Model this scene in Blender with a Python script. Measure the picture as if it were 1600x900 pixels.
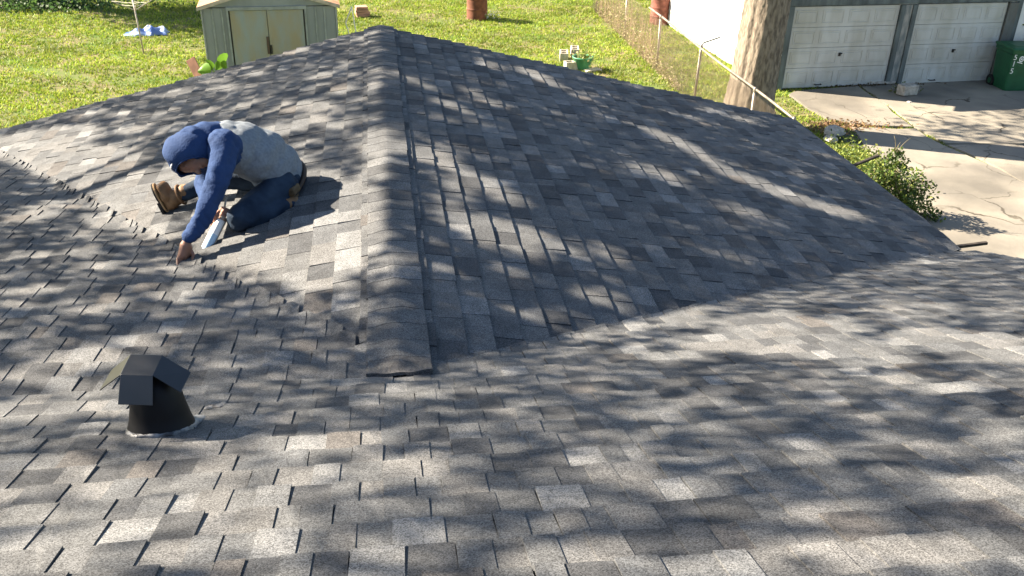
import bpy, bmesh, math, random
import numpy as np
from mathutils import Vector, Matrix

random.seed(7); rng = np.random.default_rng(7)
scene = bpy.context.scene
for o in list(bpy.data.objects): bpy.data.objects.remove(o)
COL = scene.collection

# ------------------------------------------------------------------ camera
FPX, PITCH, YAW, ROLL = 1445.8, 0.49012, 0.1485, 0.02569
CAM = np.array([0.0, 0.0, 5.6])
def _axes():
    f = np.array([math.sin(YAW)*math.cos(PITCH), math.cos(YAW)*math.cos(PITCH), -math.sin(PITCH)])
    r = np.array([math.cos(YAW), -math.sin(YAW), 0.0]); u = np.cross(r, f)
    c, s = math.cos(ROLL), math.sin(ROLL)
    return c*r+s*u, -s*r+c*u, f
AR, AU, AF = _axes()
cd = bpy.data.cameras.new('camera'); cam = bpy.data.objects.new('camera', cd); COL.objects.link(cam)
cd.sensor_width = 36.0; cd.lens = FPX/1600*36.0; cd.clip_start = 0.05; cd.clip_end = 2000
M4 = Matrix(((AR[0], AU[0], -AF[0], CAM[0]), (AR[1], AU[1], -AF[1], CAM[1]), (AR[2], AU[2], -AF[2], CAM[2]), (0, 0, 0, 1)))
cam.matrix_world = M4; scene.camera = cam

# ------------------------------------------------------------------ sky, sun, exposure
SUN_EL, SUN_AZ = math.radians(33), math.radians(156)          # azimuth of the sun seen from the house (from +X)
SUN = np.array([math.cos(SUN_EL)*math.cos(SUN_AZ), math.cos(SUN_EL)*math.sin(SUN_AZ), math.sin(SUN_EL)])
w = bpy.data.worlds.new('World'); scene.world = w; w.use_nodes = True
nt = w.node_tree; bg = nt.nodes['Background']
sky = nt.nodes.new('ShaderNodeTexSky'); sky.sky_type = 'NISHITA'; sky.sun_disc = False
sky.sun_elevation = SUN_EL; sky.sun_rotation = math.atan2(SUN[0], SUN[1])
nt.links.new(sky.outputs[0], bg.inputs[0]); bg.inputs[1].default_value = 0.05
ld = bpy.data.lights.new('sun', 'SUN'); ld.energy = 5.0; ld.angle = math.radians(0.5); ld.color = (1.0, 0.875, 0.71)
sun = bpy.data.objects.new('sun', ld); COL.objects.link(sun)
sun.rotation_euler = Vector(SUN).to_track_quat('Z', 'Y').to_euler(); sun.location = (-20, 10, 30)
vs = scene.view_settings; vs.view_transform = 'Standard'; vs.look = 'None'; vs.gamma = 1.0; vs.exposure = 2.5
vs.use_curve_mapping = False

# ------------------------------------------------------------------ helpers
def ray(px, py): return AR*(px-800)/FPX - AU*(py-450)/FPX + AF
def at(px, py, y):
    q = ray(px, py); return CAM + q*(y/q[1])
def gr(px, py, z=0.0):
    q = ray(px, py); return CAM + q*((z-CAM[2])/q[2])
def proj(P):
    d = np.asarray(P, float) - CAM; w_ = d @ AF
    return np.stack([800+FPX*(d@AR)/w_, 450-FPX*(d@AU)/w_], -1)

class MB:
    def __init__(s): s.v = []; s.f = []; s.m = []; s.c = []
    def add(s, vs_, fs, mi=0, col=None):
        b = len(s.v); s.v += [tuple(map(float, p)) for p in vs_]
        s.f += [tuple(i+b for i in f) for f in fs]; s.m += [mi]*len(fs)
        s.c += [col or (1, 1, 1)]*len(vs_)
    def box(s, c, d, ax=None, mi=0, col=None):
        c = np.array(c, float); hx, hy, hz = [k/2 for k in d]
        ax = np.eye(3) if ax is None else np.array(ax, float)
        p = [c+ax[0]*x*hx+ax[1]*y*hy+ax[2]*z*hz for z in (-1, 1) for y in (-1, 1) for x in (-1, 1)]
        s.add(p, [(0, 2, 3, 1), (4, 5, 7, 6), (0, 1, 5, 4), (2, 6, 7, 3), (0, 4, 6, 2), (1, 3, 7, 5)], mi, col)
    def tube(s, pts, rad, n=8, cap=True, mi=0, jit=0.0, col=None):
        pts = [np.array(p, float) for p in pts]; rad = rad if hasattr(rad, '__len__') else [rad]*len(pts)
        b = []; prev = None
        for i, p in enumerate(pts):
            t = pts[min(i+1, len(pts)-1)]-pts[max(i-1, 0)]; t = t/ (np.linalg.norm(t)+1e-9)
            if prev is None:
                a = np.cross(t, (0, 0, 1)) if abs(t[2]) < .9 else np.cross(t, (1, 0, 0))
            else: a = prev - t*(prev@t)
            a = a/np.linalg.norm(a); prev = a; e = np.cross(t, a)
            for k in range(n):
                th = 2*math.pi*k/n; r = rad[i]*(1+jit*random.uniform(-1, 1))
                b.append(p+(a*math.cos(th)+e*math.sin(th))*r)
        f = []
        for i in range(len(pts)-1):
            for k in range(n):
                f.append((i*n+k, i*n+(k+1) % n, (i+1)*n+(k+1) % n, (i+1)*n+k))
        if cap: f += [tuple(range(n))[::-1], tuple((len(pts)-1)*n+k for k in range(n))]
        s.add(b, f, mi, col)
    def prism(s, poly, z0, z1, mi=0, col=None):
        n = len(poly); v = [(p[0], p[1], z0) for p in poly]+[(p[0], p[1], z1) for p in poly]
        s.add(v, [tuple(range(n))[::-1], tuple(range(n, 2*n))]+[(i, (i+1) % n, n+(i+1) % n, n+i) for i in range(n)], mi, col)
    def lathe(s, c, prof, n=24, mi=0, col=None, axis=None):
        c = np.array(c, float); v = []
        for r, z in prof:
            for k in range(n): th = 2*math.pi*k/n; v.append(c+np.array([r*math.cos(th), r*math.sin(th), z]))
        f = [(i*n+k, i*n+(k+1) % n, (i+1)*n+(k+1) % n, (i+1)*n+k) for i in range(len(prof)-1) for k in range(n)]
        s.add(v, f, mi, col)
    def build(s, name, mats, parent=None, smooth=False, bevel=0, color=False):
        if not isinstance(mats, (list, tuple)): mats = [mats]
        me = bpy.data.meshes.new(name); off = np.array(root_loc(parent)) if parent else np.zeros(3)
        V = np.array(s.v, float)-off if len(s.v) else np.zeros((0, 3))
        me.from_pydata(V.tolist(), [], s.f)
        for m in mats: me.materials.append(m)
        if len(mats) > 1: me.polygons.foreach_set('material_index', s.m)
        if color:
            a = me.color_attributes.new('tint', 'FLOAT_COLOR', 'POINT')
            a.data.foreach_set('color', np.concatenate([np.array(s.c, float), np.ones((len(s.c), 1))], 1).ravel())
        if smooth: me.polygons.foreach_set('use_smooth', [True]*len(me.polygons))
        me.validate(); me.update()
        o = bpy.data.objects.new(name, me); COL.objects.link(o)
        if parent: o.parent = parent
        if bevel:
            b = o.modifiers.new('bevel', 'BEVEL'); b.width = bevel; b.segments = 2; b.limit_method = 'ANGLE'
        return o
def root_loc(o):
    while o.parent: o = o.parent
    return o.location
def thing(name, label, cat, loc, group=None):
    o = bpy.data.objects.new(name, None); COL.objects.link(o); o.location = tuple(map(float, loc)); o.empty_display_size = .2
    return tag(o, label, cat, group)
def tag(o, label, cat, group=None):
    o['label'] = label; o['category'] = cat
    if group: o['group'] = group
    return o
def struct(o): o['kind'] = 'structure'; return o

# ------------------------------------------------------------------ materials
def mat(name, col, rough=.8, spec=.3, metal=0.0, vary=0.0, scale=5.0, col2=None, bump=0.0, bscale=60.0, attr=None, stretch=None, detail=6):
    m = bpy.data.materials.new(name); m.use_nodes = True; t = m.node_tree; N = t.nodes; L = t.links
    b = N['Principled BSDF']; b.inputs['Roughness'].default_value = rough; b.inputs['Specular IOR Level'].default_value = spec
    b.inputs['Metallic'].default_value = metal; b.inputs['Base Color'].default_value = (*col, 1)
    tc = N.new('ShaderNodeTexCoord'); src = tc.outputs['Object']
    if stretch:
        mp = N.new('ShaderNodeMapping'); mp.inputs['Scale'].default_value = stretch; L.new(src, mp.inputs[0]); src = mp.outputs[0]
    if vary or col2:
        nz = N.new('ShaderNodeTexNoise'); nz.inputs['Scale'].default_value = scale; nz.inputs['Detail'].default_value = detail
        L.new(src, nz.inputs['Vector'])
        rp = N.new('ShaderNodeValToRGB'); L.new(nz.outputs[0], rp.inputs[0])
        c2 = col2 or tuple(c*(1-vary) for c in col); c1 = col if col2 else tuple(min(1, c*(1+vary*.6)) for c in col)
        rp.color_ramp.elements[0].position = .36; rp.color_ramp.elements[1].position = .64
        rp.color_ramp.elements[0].color = (*c2, 1); rp.color_ramp.elements[1].color = (*c1, 1)
        L.new(rp.outputs[0], b.inputs['Base Color'])
    if bump:
        n2 = N.new('ShaderNodeTexNoise'); n2.inputs['Scale'].default_value = bscale; n2.inputs['Detail'].default_value = 4; L.new(src, n2.inputs['Vector'])
        bp = N.new('ShaderNodeBump'); bp.inputs['Strength'].default_value = bump; bp.inputs['Distance'].default_value = .01
        L.new(n2.outputs[0], bp.inputs['Height']); L.new(bp.outputs[0], b.inputs['Normal'])
    return m

def shingle_material():
    m = bpy.data.materials.new('asphalt_shingle'); m.use_nodes = True; t = m.node_tree; N = t.nodes; L = t.links
    b = N['Principled BSDF']; b.inputs['Roughness'].default_value = .9; b.inputs['Specular IOR Level'].default_value = .25
    at_ = N.new('ShaderNodeAttribute'); at_.attribute_name = 'tint'
    tc = N.new('ShaderNodeTexCoord')
    vo = N.new('ShaderNodeTexVoronoi'); vo.inputs['Scale'].default_value = 340; L.new(tc.outputs['Object'], vo.inputs['Vector'])
    sp = N.new('ShaderNodeSeparateColor'); L.new(vo.outputs['Color'], sp.inputs[0])
    mr = N.new('ShaderNodeMapRange'); mr.inputs[1].default_value = 0; mr.inputs[2].default_value = 1; mr.inputs[3].default_value = .4; mr.inputs[4].default_value = 1.65
    L.new(sp.outputs[0], mr.inputs[0])
    nz = N.new('ShaderNodeTexNoise'); nz.inputs['Scale'].default_value = 9; nz.inputs['Detail'].default_value = 5; L.new(tc.outputs['Object'], nz.inputs['Vector'])
    m2 = N.new('ShaderNodeMapRange'); m2.inputs[1].default_value = .3; m2.inputs[2].default_value = .7; m2.inputs[3].default_value = .8; m2.inputs[4].default_value = 1.2; L.new(nz.outputs[0], m2.inputs[0])
    mu = N.new('ShaderNodeMath'); mu.operation = 'MULTIPLY'; L.new(mr.outputs[0], mu.inputs[0]); L.new(m2.outputs[0], mu.inputs[1])
    vm = N.new('ShaderNodeVectorMath'); vm.operation = 'SCALE'; L.new(at_.outputs['Color'], vm.inputs[0]); L.new(mu.outputs[0], vm.inputs['Scale'])
    L.new(vm.outputs[0], b.inputs['Base Color'])
    n3 = N.new('ShaderNodeTexNoise'); n3.inputs['Scale'].default_value = 330; n3.inputs['Detail'].default_value = 1; L.new(tc.outputs['Object'], n3.inputs['Vector'])
    bp = N.new('ShaderNodeBump'); bp.inputs['Strength'].default_value = .35; bp.inputs['Distance'].default_value = .003
    L.new(n3.outputs[0], bp.inputs['Height']); L.new(bp.outputs[0], b.inputs['Normal'])
    return m
SH = shingle_material()
M_deck = mat('roof_felt', (.03, .03, .032), .95, vary=.2)
M_white = mat('white_painted_wood', (.72, .71, .67), .6, vary=.12, scale=3, bump=.05)
M_trim = mat('grey_green_trim', (.10, .12, .12), .6, vary=.4, scale=6, stretch=(1, 1, .3), bump=.1)
M_black = mat('black_painted_metal', (.010, .011, .013), .4, .4, vary=.3, scale=8)
_pb = M_black.node_tree.nodes['Principled BSDF']; _pb.inputs['Coat Weight'].default_value = .4; _pb.inputs['Coat Roughness'].default_value = .2; _pb.inputs['Coat IOR'].default_value = 1.55
M_silver = mat('silver_sealant', (.20, .205, .21), .45, .5, col2=(.03, .03, .032), scale=30, bump=.6, bscale=50)

# ------------------------------------------------------------------ roof surface
XR, YR, ZR = 0.0225, 3.1669, 3.5102
MWR, MWL, MMR, MML = .23462, .26141, .35473, .16891
YG, XE, XL, YB = YR+6.336, XR+4.5515, -7.5, -1.5
KR, KL = MWR/MMR, MWL/MML
def zmain(x, y):
    return np.where(y <= YR, ZR-MMR*(y-YR), np.where(x > XR, ZR-MMR*(y-YR), ZR-MML*(y-YR)))
def zwing(x, y): return ZR-np.where(x > XR, MWR*(x-XR), MWL*(XR-x))
def wob(x, y):
    return .005*(np.sin(2.3*x+1.1*y+1)*np.sin(1.7*y-.6*x)+.6*np.sin(5.1*x+.7)*np.sin(4.3*y+2)) 
def zroof(x, y): return np.maximum(zmain(x, y), np.where(y >= YR, zwing(x, y), -99)) + wob(x, y)

PAL = [((.088, .090, .091), 32), ((.102, .101, .099), 22), ((.072, .075, .078), 20), ((.048, .050, .053), 17), ((.132, .134, .134), 6), ((.080, .074, .069), 4)]
_pw = [p[1] for p in PAL]
def tint():
    c = random.choices(PAL, _pw)[0][0]; k = random.uniform(.9, 1.12); return tuple((.88*v+.12*.09)*k for v in c)
def clip(poly, a, b, c):      # keep a*x+b*y<=c
    out = []
    for i in range(len(poly)):
        p, q = poly[i], poly[(i+1) % len(poly)]; dp, dq = a*p[0]+b*p[1]-c, a*q[0]+b*q[1]-c
        if dp <= 0: out.append(p)
        if (dp < 0) != (dq < 0) and abs(dp-dq) > 1e-12:
            t = dp/(dp-dq); out.append((p[0]+(q[0]-p[0])*t, p[1]+(q[1]-p[1])*t))
    return out
pieces = []     # (pixel area, slope, verts, faces, tint)
def add_piece(slope, poly, hfun, col):
    """poly in plan (x,y); hfun(x,y) height above the roof surface"""
    if len(poly) < 3: return
    P = np.array(poly)
    ar = .5*abs(np.sum(P[:, 0]*np.roll(P[:, 1], -1)-np.roll(P[:, 0], -1)*P[:, 1]))
    if ar < 2e-4: return
    sg = np.sum(P[:, 0]*np.roll(P[:, 1], -1)-np.roll(P[:, 0], -1)*P[:, 1])
    if sg < 0: P = P[::-1]
    h = np.array([hfun(x, y) for x, y in P]); z = zroof(P[:, 0], P[:, 1]); n = len(P)
    top = np.column_stack([P, z+h]); bot = np.column_stack([P, z-.006])
    V = np.vstack([top, bot]); F = [tuple(range(n))]+[((i+1) % n, i, n+i, n+(i+1) % n) for i in range(n)]
    q = proj(top); inside = ((q[:, 0] > -40) & (q[:, 0] < 1640) & (q[:, 1] > -20) & (q[:, 1] < 930)).any() and (top[:, 1] > .3).all()
    pa = .5*abs(np.sum(q[:, 0]*np.roll(q[:, 1], -1)-np.roll(q[:, 0], -1)*q[:, 1])) if inside else 0
    pieces.append((pa, slope, V, F, col))
FLAP = np.array(at(318, 418, 4.9))[:2]
def course(slope, tfun, sfun, s0, s1, t_lo, t_hi, clips, endlift=None, split=None):
    """one course of laminated tabs: along s from s0 to s1, from upper edge t_lo to butt t_hi (plan units);
       sfun(s,t)->(x,y)"""
    s = s0-random.uniform(0, .3); raised = random.random() < .5
    t_up = t_lo-.02
    while s < s1:
        wd = random.uniform(*((.11, .25) if slope[0] == 'w' else (.06, .13)))
        a, b = s, s+wd
        hb = ((.0185 if raised else .0150) if slope[0] == 'w' else (.0118 if raised else .0066))+random.uniform(-.0008, .0015); hu = .0012 if not raised else (.003 if slope[0] == 'w' else .0045)
        j = [random.uniform(0, .0035)*(random.random() < .6) for _ in range(4)]
        col = tint(); sk = random.uniform(-.004, .004); dt = random.uniform(-.003, .004)
        xs = [a+(b-a)*k/3 for k in range(4)]
        poly = [(a, t_up), (b, t_up)]+[(xs[k]+sk, t_hi+dt) for k in (3, 2, 1, 0)]
        plan = [sfun(*p) for p in poly]
        for cl in clips: plan = clip(plan, *cl) if len(plan) >= 3 else plan
        def hf(x, y, a=a, b=b, hb=hb, hu=hu, j=j):
            ss, tt = tfun(x, y); u = min(1, max(0, (tt-t_up)/(t_hi-t_up))); k = min(1, max(0, (ss-a)/(b-a)))*3
            i = min(2, int(k)); jj = j[i]*(1-(k-i))+j[i+1]*(k-i)
            e = endlift(x, y) if endlift else 0
            return hu+(hb-hu)*u+jj*u+e
        if split and len(plan) >= 3:
            add_piece(slope, clip(plan, *split), hf, col)
            add_piece(slope, clip(plan, *[-k for k in split]), hf, col)
        else: add_piece(slope, plan, hf, col)
        s = b; raised = not raised
# main slope: courses along x, butts facing +y
cm = math.cos(math.atan(MMR)); Em = .1505*cm
n0 = int((YR-YB)/Em)+1
for i in range(-n0, 20):
    t_hi = YR+Em*(i+1); t_lo = t_hi-Em
    if i < 0: course('main', lambda x, y: (x, y), lambda s, t: (s, t), XL, XE+.05, t_lo, t_hi, [(1, 0, XE+.03+random.uniform(-.008, .012))], (lambda x, y: -.010*math.exp(-((x-XR)/.28)**2)*max(0, min(1, (y-YR+Em)/Em))) if i == -1 else None)
    else: course('main', lambda x, y: (x, y), lambda s, t: (s, t), XR+(t_lo-YR)/KR-.1, XE+.05, t_lo, t_hi,
                 [(1, 0, XE+.03+random.uniform(-.008, .012)), (-KR, 1, YR-KR*XR+random.uniform(.018, .034))], lambda x, y: .006*max(0, min(1, 1+(y-YR-KR*(x-XR))/.06)), (-KR, 1, YR-KR*XR))
# low-pitch slope left of the wing
cl = math.cos(math.atan(MML)); El = .150*cl
nl = int((YG-YR)/El)+2
def lift_left(x, y):
    d = y-YR-KL*(XR-x)          # >0 beyond the valley
    e = .012*max(0, min(1, (d+.07)/.12))
    r = math.hypot(x-FLAP[0], y-FLAP[1]); e += .010*math.exp(-(r/.09)**2)
    return e
for i in range(0, nl):
    t_hi = YR+El*(i+1); t_lo = t_hi-El; ex = random.uniform(.05, .085)+(.05 if i < 8 else 0)
    course('low', lambda x, y: (x, y), lambda s, t: (s, t), XL, XR-(t_lo-YR)/KL+.3, t_lo, t_hi,
           [(KL, 1, YR+KL*XR+ex), (0, 1, YG+.01), (1, 0, XR-(t_hi-YR)/KL+random.uniform(.055, .10)+(.045 if i < 8 else 0))], lift_left, (KL, 1, YR+KL*XR))
# wing slopes: courses along y, butts facing away from the ridge
for side, slope, mw in ((1, 'wing_right', MWR), (-1, 'wing_left', MWL)):
    cw = math.cos(math.atan(mw)); Ew = .140*cw
    for i in range(0, 40):
        t_hi = .165+Ew*i; t_lo = t_hi-Ew
        if t_lo > (XE-XR if side > 0 else 4.4): break
        k = KR if side > 0 else KL
        sv = YR+k*max(0, t_lo)-.02
        cs = [(0, 1, YG+.015+random.uniform(-.012, .014))]
        if side > 0: cs += [(KR, -1, -(YR-KR*XR)+.01), (1, 0, XE+.02)]
        else: cs += [(-KL, -1, -(YR+KL*XR)+.02)]
        course(slope, lambda x, y, side=side: (y, (x-XR)*side), lambda s, t, side=side: (XR+side*t, s), sv-.1, YG+.05, t_lo, t_hi, cs, (lambda x, y, side=side, k=k: -.0135*max(0, min(1, 1-(y-YR-k*abs(x-XR))/.22))))

house = thing('house', 'house with a charcoal laminated shingle roof, low wing and ridge running away from the viewer', 'house', (XR, YR, 0))
# decks (one board sheet per slope) and walls
def sheet(name, pts, dz=-.012, th=.03, m=M_deck):
    b = MB(); n = len(pts); v = [(x, y, float(zroof(np.array(x), np.array(y)))+dz) for x, y in pts]
    v2 = [(x, y, z-th) for x, y, z in v]
    b.add(v+v2, [tuple(range(n)), tuple(range(n, 2*n))[::-1]]+[((i+1) % n, i, n+i, n+(i+1) % n) for i in range(n)])
    return b.build(name, m, house)
E6 = 1e-4
yv = YR+KR*(XE-XR)
xl_g = XR-(YG-YR)/KL
deck = {}
def gridsheet(name, poly, step=.35):
    b = MB(); xs = [p[0] for p in poly]; ys = [p[1] for p in poly]
    gx = np.arange(min(xs)-.01, max(xs)+step, step); gy = np.arange(min(ys)-.01, max(ys)+step, step)
    # convex polygon assumed, counter-clockwise
    for x in gx:
        for y in gy:
            q = [(x, y), (x+step, y), (x+step, y+step), (x, y+step)]
            for i in range(len(poly)):
                p0, p1 = poly[i], poly[(i+1) % len(poly)]; ex, ey = p1[0]-p0[0], p1[1]-p0[1]
                q = clip(q, ey, -ex, ey*p0[0]-ex*p0[1]) if len(q) >= 3 else q
            if len(q) >= 3:
                b.add([(u, v, float(zroof(np.array(u), np.array(v)))-.014) for u, v in q], [tuple(range(len(q)))])
    return b.build(name, M_deck, house)
deck['main'] = gridsheet('main_slope', [(XL, YB), (XE, YB), (XE, YR), (XL, YR)])
dm2 = gridsheet('main_slope', [(XR, YR), (XE, YR), (XE, yv)])
deck['low'] = gridsheet('low_slope', [(XL, YR), (XR, YR), (xl_g, YG), (XL, YG)])
deck['wing_right'] = gridsheet('wing_slope', [(XR, YR), (XE, yv), (XE, YG), (XR, YG)])
deck['wing_left'] = gridsheet('wing_slope', [(XR, YR), (XR, YG), (xl_g, YG)])
# back slope beyond the main ridge, behind the viewer
b = MB(); zb = float(zmain(np.array(0.), np.array(YB)))
b.add([(XL, YB, zb), (XE, YB, zb), (XE, YB-5, zb-5*MMR), (XL, YB-5, zb-5*MMR)], [(0, 3, 2, 1)], col=(.1, .1, .105)); b.build('back_slope', SH, house, color=True)
M_fascia = mat('fascia_board', (.30, .29, .26), .7, vary=.3)
M_wall = mat('house_siding', (.55, .53, .48), .7, vary=.15)
def zr_(x, y): return float(zroof(np.array(float(x)), np.array(float(y))))
b = MB()   # rake and eave fascia
for (p, q) in (((XR, YG), (XE, YG)), ((xl_g, YG), (XR, YG)), ((XL, YG), (xl_g, YG)), ((XE, YG), (XE, yv)), ((XE, yv), (XE, YB))):
    for s_ in range(8):
        a0, a1 = s_/8, (s_+1)/8
        P0 = np.array(p)*(1-a0)+np.array(q)*a0; P1 = np.array(p)*(1-a1)+np.array(q)*a1
        d = P1-P0; d = d/np.linalg.norm(d); nn = np.array([-d[1], d[0]])*-.02
        z0, z1 = zr_(*(P0-0)) , zr_(*(P1-0))
        if (p[0] == XE and q[0] == XE and P0[1] > yv-1e-6): z0 = ZR-MWR*(XE-XR); z1 = z0
        v = [(*P0, z0-.02), (*P1, z1-.02), (*P1, z1-.16), (*P0, z0-.16)]
        v += [(x+nn[0], y+nn[1], z) for x, y, z in v]
        b.add(v, [(0, 1, 2, 3), (7, 6, 5, 4), (0, 4, 5, 1), (2, 6, 7, 3)])
b.build('fascia', M_fascia, house)
b = MB(); b.prism([(XL+.4, YB-4.4), (XE-.35, YB-4.4), (XE-.35, YG-.35), (XR-3.4, YG-.35), (XL+.4, YG-.4)], 0, 2.2); b.build('wall', M_wall, house)
b = MB(); b.prism([(XR-3.2, YG-.4), (XR-3.2, YG-.5), (XE-.4, YG-.5), (XE-.4, YG-.4)][::-1], 2.2, 2.42)
b.add([(XR-3.2, YG-.42, 2.42), (XE-.4, YG-.42, 2.42), (XR, YG-.42, ZR-.08)], [(0, 1, 2), (2, 1, 0)]); b.build('gable_wall', M_wall, house)

pieces.sort(key=lambda p: -p[0])
def piece_obj(p):
    b = MB(); b.add(p[2], p[3], 0, p[4]); return b.build('shingle', SH, deck[p[1]], color=True)
NP = 300
for p in pieces[:NP]: piece_obj(p)
b = MB()
for p in pieces[NP:]: b.add(p[2], p[3], 0, p[4])
sf = b.build('shingle_field', SH, house, color=True); sf['kind'] = 'stuff'
# ridge caps
yc = YR-.02; i = 0
while yc < YG+.01:
    Lc = .15; hw = .130+random.uniform(-.004, .004); b = MB(); na = 12
    y0, y1 = yc, min(yc+Lc+.04, YG+.02); col = tint(); col = tuple(.7*c+.3*.085 for c in col)
    rows = []
    for r_, (yy, hh) in enumerate(((y0, .0170+random.uniform(0, .0008) if i else .014), ((y0+y1)/2, .0162 if i else .018), (y1, .0152))):
        for k in range(na+1):
            a = -hw+2*hw*k/na; x = XR+a
            yq = max(yy, YR)
            zz = ZR-(MWR if a > 0 else MWL)*(math.sqrt(a*a+.022**2)-.022*.6)
            zm = zr_(x, yy)-wob(x, yy) if yy < YR else -9
            zz = max(zz, zm)+wob(x, yy)+hh+.004+(.009*(a/hw)**2 if a > 0 else .003*(a/hw)**2)
            rows.append((x, yy+(.004*math.sin(k*1.3+i) if r_ == 0 else 0), zz))
    n = na+1; F = []
    for r_ in range(2):
        for k in range(na): F.append((r_*n+k, r_*n+k+1, (r_+1)*n+k+1, (r_+1)*n+k))
    low = [(x, y, z-(.012 if i else .045)) for x, y, z in rows]
    F += [(k+1, k, 3*n+k, 3*n+k+1) for k in range(na)]
    for e in (0, na):
        for r_ in range(2):
            q = (r_*n+e, (r_+1)*n+e, 3*n+(r_+1)*n+e, 3*n+r_*n+e); F.append(q if e == 0 else q[::-1])
    b.add(rows+low, F, 0, col); o = b.build('ridge_cap', SH, house, color=True, smooth=False)
    yc += Lc-.008; i += 1
# sticks jutting out from under the eave
M_dark = mat('dark_wet_wood', (.035, .028, .022), .7, vary=.4, scale=20)
for (p, q, y0, y1) in (((1333, 259), (1373, 243), 0, 0), ((1492, 386), (1542, 379.5), 0, 0)):
    z = ZR-MWR*(XE-XR)-.03
    A_ = gr(*p, z); B_ = gr(*q, z+.03)
    d = (B_-A_)/np.linalg.norm(B_-A_); A_ = A_-d*.25; sd = np.cross(d, (0, 0, 1)); sd /= np.linalg.norm(sd)
    b = MB(); b.box((A_+B_)/2, (np.linalg.norm(B_-A_), .03, .025), (d, sd, np.cross(sd, d))); b.build('eave_bracket', M_dark, house, bevel=.003)

# ------------------------------------------------------------------ ground
def ground_material():
    m = mat('lawn_soil', (.075, .12, .022), .95, .1, col2=(.16, .13, .07), scale=1.1, bump=.6, bscale=30, detail=10)
    return m
b = MB(); b.add([(-400, -400, 0), (400, -400, 0), (400, 400, 0), (-400, 400, 0)], [(0, 1, 2, 3)])
lawn = struct(b.build('lawn', ground_material()))
def GP(l, z=0): return [tuple(gr(*p, z)[:2]) for p in l]
M_conc = mat('weathered_concrete', (.25, .225, .18), .9, .2, col2=(.17, .155, .13), scale=.9, bump=.35, bscale=14, detail=12)
# cracks as fine relief in the slab
def add_cracks(m, scale, width):
    t = m.node_tree; N = t.nodes; L = t.links; b = N['Principled BSDF']
    src = b.inputs['Base Color'].links[0].from_socket
    tc = N.new('ShaderNodeTexCoord'); nz = N.new('ShaderNodeTexNoise'); nz.inputs['Scale'].default_value = 1.4; nz.inputs['Detail'].default_value = 6
    L.new(tc.outputs['Object'], nz.inputs['Vector'])
    ad = N.new('ShaderNodeVectorMath'); ad.operation = 'MULTIPLY_ADD'; ad.inputs[1].default_value = (.9, .9, 0); L.new(nz.outputs['Color'], ad.inputs[0]); L.new(tc.outputs['Object'], ad.inputs[2])
    vo = N.new('ShaderNodeTexVoronoi'); vo.feature = 'DISTANCE_TO_EDGE'; vo.inputs['Scale'].default_value = scale; L.new(ad.outputs[0], vo.inputs['Vector'])
    lt = N.new('ShaderNodeMapRange'); lt.inputs[1].default_value = width*.3; lt.inputs[2].default_value = width; lt.inputs[3].default_value = 1; lt.inputs[4].default_value = 0; L.new(vo.outputs['Distance'], lt.inputs[0])
    n2 = N.new('ShaderNodeTexNoise'); n2.inputs['Scale'].default_value = .8; L.new(tc.outputs['Object'], n2.inputs['Vector'])
    g = N.new('ShaderNodeMapRange'); g.inputs[1].default_value = .45; g.inputs[2].default_value = .6; L.new(n2.outputs[0], g.inputs[0])
    mu = N.new('ShaderNodeMath'); mu.operation = 'MULTIPLY'; L.new(lt.outputs[0], mu.inputs[0]); L.new(g.outputs[0], mu.inputs[1])
    mx = N.new('ShaderNodeMix'); mx.data_type = 'RGBA'; L.new(mu.outputs[0], mx.inputs[0]); L.new(src, mx.inputs[6]); mx.inputs[7].default_value = (.06, .05, .035, 1)
    n5 = N.new('ShaderNodeTexNoise'); n5.inputs['Scale'].default_value = .42; n5.inputs['Detail'].default_value = 7; L.new(tc.outputs['Object'], n5.inputs['Vector'])
    g5 = N.new('ShaderNodeMapRange'); g5.inputs[1].default_value = .49; g5.inputs[2].default_value = .66; g5.inputs[4].default_value = .75; L.new(n5.outputs[0], g5.inputs[0])
    m5 = N.new('ShaderNodeMix'); m5.data_type = 'RGBA'; L.new(g5.outputs[0], m5.inputs[0]); L.new(mx.outputs[2], m5.inputs[6]); m5.inputs[7].default_value = (.085, .078, .068, 1)
    L.new(m5.outputs[2], b.inputs['Base Color'])
add_cracks(M_conc, .7, .011)
drive = bpy.data.objects.new('driveway', None); COL.objects.link(drive); struct(drive)
def ragged(poly, amp=.05, step=.35):
    out = []
    for i in range(len(poly)):
        p, q = np.array(poly[i]), np.array(poly[(i+1) % len(poly)]); n = max(1, int(np.linalg.norm(q-p)/step))
        for k in range(n):
            out.append(tuple(p+(q-p)*k/n+(rng.uniform(-amp, amp, 2) if k else 0)))
    return out
slabs = [
 [(1232, 150), (1262, 172), (1292, 187), (1335, 197), (1400, 200), (1425, 201), (1385, 168), (1340, 137), (1240, 146)],
 [(1344, 136), (1390, 168), (1430, 201), (1476, 226), (1700, 226), (1700, 118), (1420, 128)],
 [(1352, 236), (1374, 251), (1392, 300), (1400, 360), (1420, 480), (1900, 480), (1640, 312), (1560, 268), (1470, 229), (1430, 204), (1400, 205), (1330, 202)],
 [(1480, 229), (1565, 267), (1645, 310), (1905, 470), (2300, 470), (1900, 226), (1700, 229)],
]
for s_ in slabs:
    b = MB(); b.prism(ragged(GP(s_)), -.05, .035+random.uniform(0, .012)); o = b.build('slab', M_conc, drive)
M_asph = mat('broken_asphalt', (.10, .095, .085), .95, .2, col2=(.045, .042, .038), scale=9, bump=.8, bscale=40)
b = MB(); b.prism(ragged(GP([(1296, 206), (1330, 205), (1372, 212), (1378, 233), (1345, 235), (1322, 226)]), .06), -.02, .02)
o = struct(b.build('asphalt_patch', M_asph))

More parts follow.
